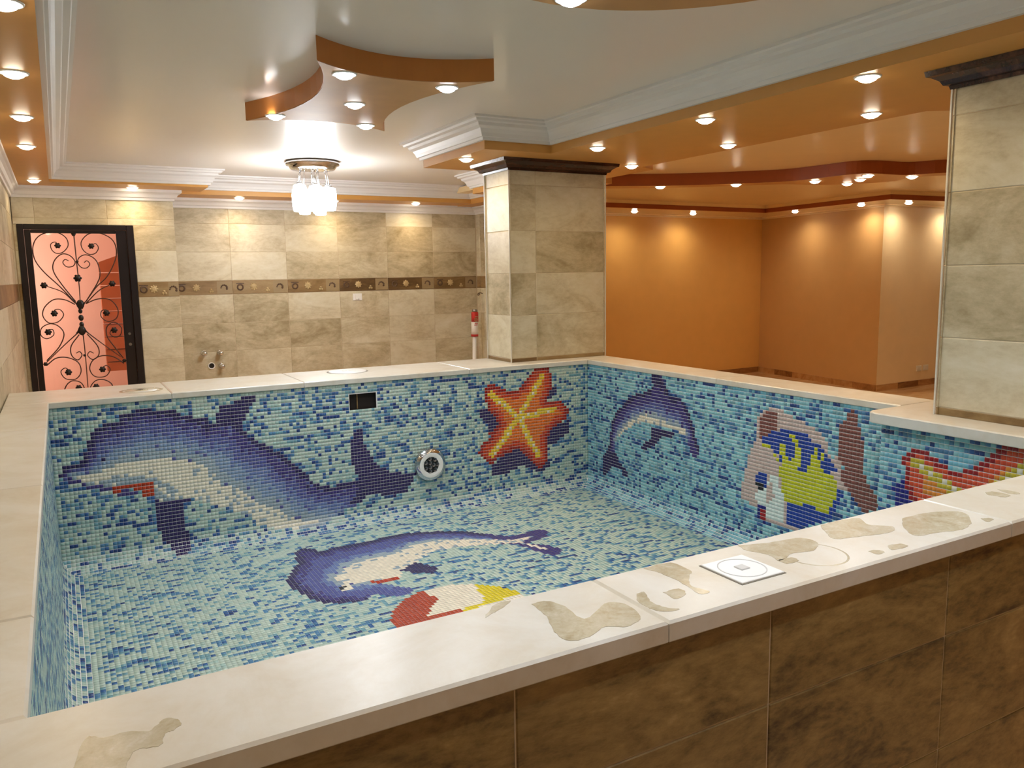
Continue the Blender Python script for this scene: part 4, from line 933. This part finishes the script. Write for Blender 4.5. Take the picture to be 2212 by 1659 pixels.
# ------------------------------------------------------------------ things set into the pool
pl = empty('pool_light', (2.106, YF-0.0022, 0.33), 'round chrome underwater light on the far mosaic wall between dolphin and starfish', 'pool light')
yy0 = -TH
MB().lathe([(0.080, 0.0), (0.112, 0.0), (0.115, 0.012), (0.104, 0.030), (0.086, 0.036)], 40, axis='y', cap=False).build('rim', M['chrome'], pl, (0, 0, 0)).rotation_euler = (math.pi, 0, 0)
MB().lathe([(0.055, 0.030), (0.086, 0.036), (0.090, 0.034)], 40, axis='y', cap=False).build('face_ring', M['plastic'], pl, (0, 0, 0)).rotation_euler = (math.pi, 0, 0)
MB().lathe([(0.0, 0.026), (0.068, 0.026)], 36, axis='y', cap=False).build('lens', M['lens'], pl, (0, 0, 0)).rotation_euler = (math.pi, 0, 0)
for k in range(10):
    a = k*2*math.pi/7; r_ = 0.044 if k < 7 else 0.017; a = a if k < 7 else (k-7)*2*math.pi/3
    MB().lathe([(0.006, 0.027), (0.014, 0.033)], 10, axis='y', center=(r_*math.cos(a), 0, r_*math.sin(a)), cap=False).build('led', M['bulb'], pl, (0, 0, 0)).rotation_euler = (math.pi, 0, 0)

# square lid on the near coping
ld = empty('square_lid', (1.238, 1.2015, COP), 'square white plastic lid set in the near marble edge', 'lid')
MB().box((-0.0645, -0.0645, 0.0), (0.0645, 0.0645, 0.0010)).build('gap', M['greyline'], ld, (0, 0, 0))
MB().prism([(-0.061, -0.061), (0.061, -0.061), (0.061, 0.061), (-0.061, 0.061)], 0.0, 0.0040, top_in=0.0015).build('plate', M['plastic'], ld, (0, 0, 0))
MB().lathe([(0.0500, 0.0039), (0.0500, 0.0050), (0.0525, 0.0050), (0.0525, 0.0039)], 44, cap=False).build('ring', M['groove'], ld, (0, 0, 0))
MB().prism([(-0.012, -0.012), (0.012, -0.012), (0.012, 0.012), (-0.012, 0.012)], 0.0039, 0.0070, top_in=0.001).build('grip', M['groove'], ld, (0, 0, 0))
# round lids on the far coping
lo = empty('round_lid', (1.68, 5.28, COP), 'round white plastic lid on the far marble edge, near the skimmer opening', 'lid')
MB().lathe([(0.126, 0.0), (0.134, 0.001), (0.140, 0.0)], 40, cap=False).build('gap', M['greyline'], lo, (0, 0, 0))
MB().lathe([(0.128, 0.0), (0.128, 0.004), (0.120, 0.006), (0.0, 0.006)], 40, cap=False).build('cover', M['plastic'], lo, (0, 0, 0))
MB().box((-0.035, -0.012, 0.0059), (-0.008, 0.012, 0.0085)).box((0.008, -0.012, 0.0059), (0.035, 0.012, 0.0085)).build('grip', M['plastic'], lo, (0, 0, 0))
lr = empty('round_lid', (0.38, 5.12, COP), 'round stone lid with dark rim on the far marble edge before the door', 'lid')
MB().lathe([(0.100, 0.0), (0.112, 0.0008), (0.118, 0.0)], 40, cap=False).build('rim', M['wet'], lr, (0, 0, 0))
MB().lathe([(0.085, 0.0), (0.085, 0.0015), (0.0, 0.0015)], 40, cap=False).build('cover', M['marble'], lr, (0, 0, 0))
MB().lathe([(0.038, 0.0014), (0.034, 0.003), (0.0, 0.003)], 24, cap=False).build('plug', M['wet'], lr, (0, 0, 0))

# ------------------------------------------------------------------ the iron door and the hall behind it
dr = empty('door_1', (0.196, YB1+0.03, ZFL)); dr['kind'] = 'structure'
dr['label'] = 'black steel door with wrought iron scrolls over glass'
y0, y1 = YB1-0.012, YB1+0.075
fr = MB()
fr.cbox((-0.272, y0, ZFL), (-0.222, y1, 2.112), 0.004).cbox((0.605, y0, ZFL), (0.665, y1, 2.112), 0.004).cbox((-0.222, y0, 2.066), (0.605, y1, 2.112), 0.004)
fr.build('frame', M['black'], dr)
lf = MB()
ly0, ly1 = YB1+0.006, YB1+0.050
lf.cbox((-0.220, ly0, ZFL+0.01), (-0.170, ly1, 2.064), 0.004).cbox((0.515, ly0, ZFL+0.01), (0.603, ly1, 2.064), 0.004).cbox((-0.170, ly0, 2.036), (0.515, ly1, 2.064), 0.004).cbox((-0.170, ly0, ZFL+0.01), (0.515, ly1, 0.12), 0.004)
leaf = lf.build('leaf', M['black'], dr)
MB().box((-0.169, YB1+0.040, 0.121), (0.514, YB1+0.045, 2.035)).build('pane', M['pane'], dr)
YS_ = YB1+0.026
for s in SCROLLS:
    MB().tube(spline([(x, YS_, z) for x, z in s], 5), 0.0052, 6, taper=0.75).build('scroll', M['iron'], dr)
for x, z, s in ROSETTES:
    mb = MB().ball((x, YS_-0.004, z), 0.021*s, 10, 6, (1, 0.7, 1))
    for k in range(6):
        a = k*math.pi/3
        mb.ball((x+0.018*s*math.cos(a), YS_-0.004, z+0.018*s*math.sin(a)), 0.010*s, 6, 4, (1, 0.6, 1))
    mb.build('rosette', M['ironk'], dr)
kb = MB()
for (x, z), r in zip(KNOT, (0.030, 0.016, 0.020, 0.018, 0.030)):
    kb.ball((x, YS_-0.004, z), r, 10, 6, (1.1, 0.6, 1.5))
for sx in (-1, 1):
    kb.tube(spline([(KNOT[0][0]+sx*0.010, YS_-0.006, KNOT[0][1]-0.04), (KNOT[0][0]+sx*0.034, YS_-0.006, KNOT[0][1]+0.010), (KNOT[0][0]+sx*0.050, YS_-0.006, KNOT[0][1]+0.030)], 4), 0.008, 6, taper=0.4)
    kb.tube(spline([(KNOT[4][0]+sx*0.010, YS_-0.006, KNOT[4][1]+0.04), (KNOT[4][0]+sx*0.034, YS_-0.006, KNOT[4][1]-0.006), (KNOT[4][0]+sx*0.050, YS_-0.006, KNOT[4][1]-0.024)], 4), 0.008, 6, taper=0.4)
kb.build('knot', M['ironk'], dr)
MB().lathe([(0.012, 0.0), (0.012, 0.006), (0.004, 0.008)], 14, (0.562, ly0-0.008, 1.10), axis='y').build('keyhole', M['steel'], leaf)
MB().lathe([(0.014, 0.0), (0.014, 0.010), (0.006, 0.012)], 14, (0.562, ly0-0.012, 1.00), axis='y').build('knob', M['steel'], leaf)
# passage behind the door
struct(MB().box((-1.3, 9.9, ZFL), (0.9, 10.0, 2.6)), 'wall_passage_back', M['pink'])
struct(MB().box((-1.4, YB1+0.16, ZFL), (-1.3, 10.0, 2.6)), 'wall_passage_left', M['pink'])
struct(MB().box((0.86, YB1+0.16, ZFL), (0.96, 10.0, 2.6)), 'wall_passage_right', M['pink'])
struct(MB().box((-1.3, YB1+0.14, ZFL), (XW-0.15, YB1+0.16, 2.6)), 'wall_passage_front', M['pink'])
struct(MB().box((-1.4, YB1+0.15, 2.56), (0.96, 10.0, 2.62)), 'ceiling_passage', M['pink'])
struct(MB().box((-1.4, YB1, -0.12), (-0.5, 10.0, ZFL)).box((-0.5, 9.4, -0.12), (0.96, 10.0, ZFL)), 'floor_passage', M['floor'])
bd = empty('board_screen', (0.55, 9.5, ZFL), 'brown boarded screen with a slanting top seen through the iron door', 'screen')
nb = 9
for k in range(nb):
    za, zb = 0.62 + k*0.134, 0.62 + (k+1)*0.134 - 0.010
    if k == 0: za = 0.655
    top = 1.795
    if k < nb-1: MB().box((0.392, 9.40+0.020*(k % 2), za), (0.80, 9.56, min(zb, 1.79))).build('board', M['wood'], bd)
mb = MB()
vs = [(0.392, 9.40, 1.692), (0.80, 9.40, 1.692), (0.80, 9.40, 1.95), (0.392, 9.40, 1.795)]
mb.add(vs + [(x, 9.56, z) for x, _, z in vs], [[0, 1, 2, 3], [4, 7, 6, 5], [0, 4, 5, 1], [1, 5, 6, 2], [2, 6, 7, 3], [3, 7, 4, 0]])
mb.build('board', M['wood'], bd)
MB().box((0.74, 9.42, ZFL), (0.79, 9.55, 0.66)).build('post', M['wood'], bd)
hl = bpy.data.lights.new('passage_lamp', 'POINT'); hl.energy = HALL_W; hl.color = (1.0, 0.88, 0.80); hl.shadow_soft_size = 0.12
ho = bpy.data.objects.new('passage_lamp', hl); ho.location = (-0.85, 9.0, 1.55); col.objects.link(ho)

# ------------------------------------------------------------------ small things on the back wall
sp = empty('wall_switch', (2.97, YB2, 1.373), 'white switch plate just under the brown border of the back wall', 'switch')
MB().cbox((2.916, YB2-0.010, 1.333), (3.024, YB2+0.0005, 1.413), 0.003).build('plate', M['plastic'], sp)
MB().cbox((2.946, YB2-0.014, 1.345), (2.994, YB2-0.009, 1.401), 0.002).build('rocker', M['plastic'], sp)
MB().box((2.975, YB2-0.0150, 1.347), (2.989, YB2-0.0135, 1.351)).build('indicator', M['hole'], sp)
for (x, z), lb in (((1.278, 0.836), 'upper left chrome water outlet on the back wall beside the door'), ((1.439, 0.830), 'upper right chrome water outlet on the back wall beside the door'), ((1.447, 0.690), 'lower chrome water outlet on the back wall, right of the drain hole')):
    w = empty('water_outlet', (x, YB2, z), lb, 'pipe outlet', 'chrome outlets on the back wall')
    MB().lathe([(0.030, 0.0), (0.028, 0.006), (0.012, 0.010)], 18, (0, 0, 0), axis='y').build('flange', M['chrome'], w, (0, 0, 0)).rotation_euler = (math.pi, 0, 0)
    MB().lathe([(0.014, 0.008), (0.014, 0.060), (0.020, 0.062), (0.020, 0.078), (0.012, 0.080)], 14, (0, 0, 0), axis='y').build('nipple', M['chrome'], w, (0, 0, 0)).rotation_euler = (math.pi, 0, 0)
    MB().ball((0, -0.072, 0), 0.027, 14, 8).build('cap', M['chrome'], w, (0, 0, 0))
dp = empty('drain_outlet', (1.348, YB2, 0.697), 'open round drain hole among the chrome outlets on the back wall', 'drain')
MB().lathe([(0.036, 0.0), (0.036, 0.006), (0.027, 0.006), (0.027, 0.0)], 20, axis='y', cap=False).build('rim', M['plastic'], dp, (0, 0, 0)).rotation_euler = (math.pi, 0, 0)
MB().lathe([(0.0, 0.001), (0.0275, 0.001)], 20, axis='y', cap=False).build('opening', M['hole'], dp, (0, 0, 0)).rotation_euler = (math.pi, 0, 0)
hk = MB().tube(spline([(XRET, 8.70, 1.375), (XRET-0.030, 8.70, 1.385), (XRET-0.050, 8.715, 1.375), (XRET-0.040, 8.74, 1.355), (XRET-0.015, 8.75, 1.362), (XRET-0.010, 8.76, 1.380)], 5), 0.006, 6).build('wire_hook', M['motifd'])
tag(hk, 'small bent dark wire sticking out of the wall beside the tiled column', 'hook')
tb = empty('labelled_tube', (4.335, 8.62, ZFL), 'slim white pipe topped by a red and white labelled tube in the back corner', 'tube')
T = lambda z: (0.0, 0.0, z)
MB().tube([(-0.02, 0, 0.0), (0.004, 0, 0.90)], 0.024, 12).build('pipe', M['plastic'], tb, (0, 0, 0))
MB().lathe([(0.043, 0.885), (0.045, 0.89), (0.045, 0.905), (0.043, 0.91)], 20, (0.006, 0, 0)).build('lower_band', M['redlabel'], tb, (0, 0, 0))
MB().lathe([(0.042, 0.911), (0.043, 1.06)], 20, (0.010, 0, 0)).build('white_label', M['plastic'], tb, (0, 0, 0))
MB().lathe([(0.043, 1.0605), (0.044, 1.165), (0.038, 1.180)], 20, (0.014, 0, 0)).build('red_label', M['redlabel'], tb, (0, 0, 0))
for k in range(6):
    z = 1.02 + 0.020*k
    MB().box((0.014-0.030+0.006*(k % 3), -0.0450, z), (0.014+0.012+0.005*(k % 2), -0.0395, z+0.008)).build('print', M['motif'] if k > 1 else M['redlabel'], tb, (0, 0, 0))
MB().lathe([(0.030, 1.180), (0.032, 1.185), (0.032, 1.205), (0.026, 1.212)], 18, (0.015, 0, 0)).build('cap', M['steel'], tb, (0, 0, 0))
for x, lb in ((10.25, 'left of the two white sockets low on the peach wall'), (10.40, 'right of the two white sockets low on the peach wall')):
    so_ = empty('wall_socket', (x, OY, 0.225), lb, 'socket', 'sockets on the peach wall')
    MB().cbox((-0.055, -0.010, -0.038), (0.055, 0.0005, 0.038), 0.003).build('plate', M['plastic'], so_, (0, 0, 0))
    MB().box((-0.024, -0.0125, -0.016), (0.024, -0.0095, 0.016)).build('insert', M['plastic'], so_, (0, 0, 0))

# ------------------------------------------------------------------ downlights
def make_downlight(warm, watts=None, tint=None):
    r = empty('downlight', (0, 0, 0))
    MB().lathe([(0.045, 0.001), (0.046, -0.004), (0.054, -0.005), (0.057, 0.0)], 28, cap=False).build('bezel', M['plastic'], r, (0, 0, 0))
    MB().lathe([(0.0, -0.024), (0.018, -0.022), (0.034, -0.015), (0.045, -0.001)], 28, cap=False).build('lens', M['warmlens' if warm else 'coollens'], r, (0, 0, 0))
    L = bpy.data.lights.new('lamp', 'SPOT')
    L.color = tint or (WARM if warm else COOL)
    L.energy = watts or (WARM_W if warm else COOL_W)
    L.spot_size = math.radians(SPOT_DEG); L.spot_blend = 1.0; L.shadow_soft_size = 0.03
    o = bpy.data.objects.new('lamp', L); col.objects.link(o); o.parent = r; o.location = (0, 0, -0.030)
    return r
def dup(root):
    r = root.copy(); col.objects.link(r)
    for ch in root.children:
        c = ch.copy(); col.objects.link(c); c.parent = r
    return r
protos = {True: make_downlight(True), False: make_downlight(False), 'hall': make_downlight(True, HALL_LAMP_W, HALL_WARM), 'left': make_downlight(True, LEFT_W), 'panel': make_downlight(False, PANEL_W)}
used = {True: False, False: False, 'hall': False, 'left': False, 'panel': False}
def downlight(x, y, z, warm, label, group):
    r = protos[warm] if not used[warm] else dup(protos[warm])
    used[warm] = True
    r.location = (x, y, z)
    tag(r, label, 'downlight', group)
    return r
ords = ['first', 'second', 'third', 'fourth', 'fifth', 'sixth', 'seventh']
for k, (x, y) in enumerate([(-0.10, 7.92), (-0.098, 5.97), (-0.088, 4.94), (-0.084, 3.94), (-0.073, 2.99), (-0.07, 1.9), (-0.07, 0.6)]):  # last of the row is unseen, added as fill for the pool front
    downlight(x, y, 2.445, 'left', f'warm downlight in the soffit along the left wall, {ords[k]} from the door', 'downlights along the left wall')
downlight(0.672, 8.225, 2.445, True, 'warm downlight in the narrow soffit directly above the iron door', 'downlights along the back wall')
for x, y, lb in ((1.69, 8.62, 'left of the chandelier'), (2.68, 8.62, 'hidden behind the chandelier'), (3.63, 8.62, 'nearest the tiled column')):
    downlight(x, y, 2.42, True, f'warm downlight in the soffit over the back wall, {lb}', 'downlights along the back wall')
downlight(2.575, 5.183, 2.41, True, 'warm downlight beside the capital of the far tiled column, left of it', 'downlights in the beam')
for k, (x, y) in enumerate([(3.144, 4.40), (3.114, 3.362), (3.082, 2.341), (3.07, 1.35), (3.07, 0.3)]):  # the nearest one is out of view, added to light the front cladding
    downlight(x, y, 2.41, True, f'warm downlight in the beam, row nearest the pool, {ords[k]} from the far column', 'downlights in the beam')
for k, (x, y) in enumerate([(3.907, 5.02), (3.868, 3.961), (3.823, 2.872), (3.80, 1.85), (3.80, 0.8)]):  # the nearest one here is also an added, unseen fill lamp
    downlight(x, y, 2.41, True, f'warm downlight in the beam, row off the pool, {ords[k]} from the far column', 'downlights in the beam')
for (x, y), lb in zip([(1.192, 3.60), (1.715, 3.64), (1.435, 4.186), (1.135, 4.66), (1.685, 4.73)], ['near left point', 'near right point', 'middle', 'far left point', 'far right point']):
    downlight(x, y, 2.498, False, f'cool white downlight at the {lb} of the orange ceiling star', 'downlights in the ceiling star')
for (x, y), lb in zip([(1.552, 2.32), (0.85, 1.30), (2.18, 1.30), (1.50, 0.45)], ['far edge', 'left edge', 'right edge', 'near edge']):
    downlight(x, y, 2.498, 'panel', f'cool white downlight at the {lb} of the round ceiling panel', 'downlights in the round ceiling panel')
for k, (x, y) in enumerate([(5.09, 6.10), (5.655, 5.68), (6.17, 5.20), (6.642, 5.22), (6.447, 4.93), (6.249, 4.70), (6.716, 4.60)]):
    downlight(x, y, 2.408, 'hall', f'warm downlight in the wavy hall ceiling band, {ords[k]} from the far column', 'downlights in the wavy band')
for (x, y), lb in zip([(6.90, 8.80), (9.22, 8.10), (9.17, 6.98), (9.52, 6.55), (10.6, 6.56)], ['over the orange back wall', 'over the orange side wall, far end', 'over the orange side wall, near its corner', 'over the peach wall, near its corner', 'over the peach wall, behind the right column']):
    downlight(x, y, 2.42, 'hall', f'warm downlight in the hall ceiling rim {lb}', 'downlights in the rim of the hall ceiling')
downlight(8.0, 8.86, 2.42, 'hall', 'added warm downlight in the hall ceiling rim over the middle of the orange back wall', 'downlights in the rim of the hall ceiling')  # no lamp seen here; added for a second pool of light on the wall

for (x, y), lb in zip([(7.4, 2.4), (9.4, 3.6), (11.4, 4.4), (8.8, 0.8)], ['nearest the pool', 'farthest back', 'farthest right', 'farthest forward']):  # out-of-view lamps added to brighten the peach wall
    downlight(x, y, 2.52, 'hall', f'added unseen warm downlight in the open hall ceiling, {lb}', 'added downlights in the open hall ceiling')

# ------------------------------------------------------------------ chandelier
CX, CY = 2.02, 7.07
ch = empty('chandelier', (CX, CY, ZC), 'round chrome ceiling lamp with a cluster of glowing glass cups', 'chandelier')
MB().lathe([(0.10, -0.075), (0.185, -0.070), (0.200, -0.055), (0.205, -0.040), (0.228, -0.034), (0.232, -0.020), (0.226, -0.002)], 48).build('canopy', M['chrome'], ch, (0, 0, 0))
k = 0
for rr, n, zt in ((0.145, 6, -0.20), (0.0, 1, -0.22), (0.085, 3, -0.24)):
    for i in range(n):
        a = 2*math.pi*i/max(1, n) + 0.35 + (0.5 if n == 3 else 0)
        x, y = rr*math.cos(a), rr*math.sin(a)
        zz = zt - 0.012*(i % 3)
        MB().tube([(x*0.8, y*0.8, -0.060), (x*0.9, y*0.9, -0.10), (x, y, zz+0.02)], 0.0035, 6).build('rod', M['chrome'], ch, (0, 0, 0))
        MB().lathe([(0.010, zz-0.008), (0.022, zz), (0.020, zz+0.020), (0.006, zz+0.026)], 14, (x, y, 0)).build('cup_holder', M['chrome'], ch, (0, 0, 0))
        MB().lathe([(0.028, zz-0.200), (0.046, zz-0.196), (0.055, zz-0.150), (0.058, zz-0.06), (0.052, zz-0.012), (0.024, zz-0.004)], 20, (x, y, 0)).build('glass_shade', M['shade'], ch, (0, 0, 0))
cl_ = bpy.data.lights.new('chandelier_glow', 'POINT'); cl_.energy = CHAND_W; cl_.color = (0.88, 0.94, 1.0); cl_.shadow_soft_size = 0.16
co = bpy.data.objects.new('chandelier_glow', cl_); co.parent = ch; co.location = (0, 0, -0.52); col.objects.link(co)
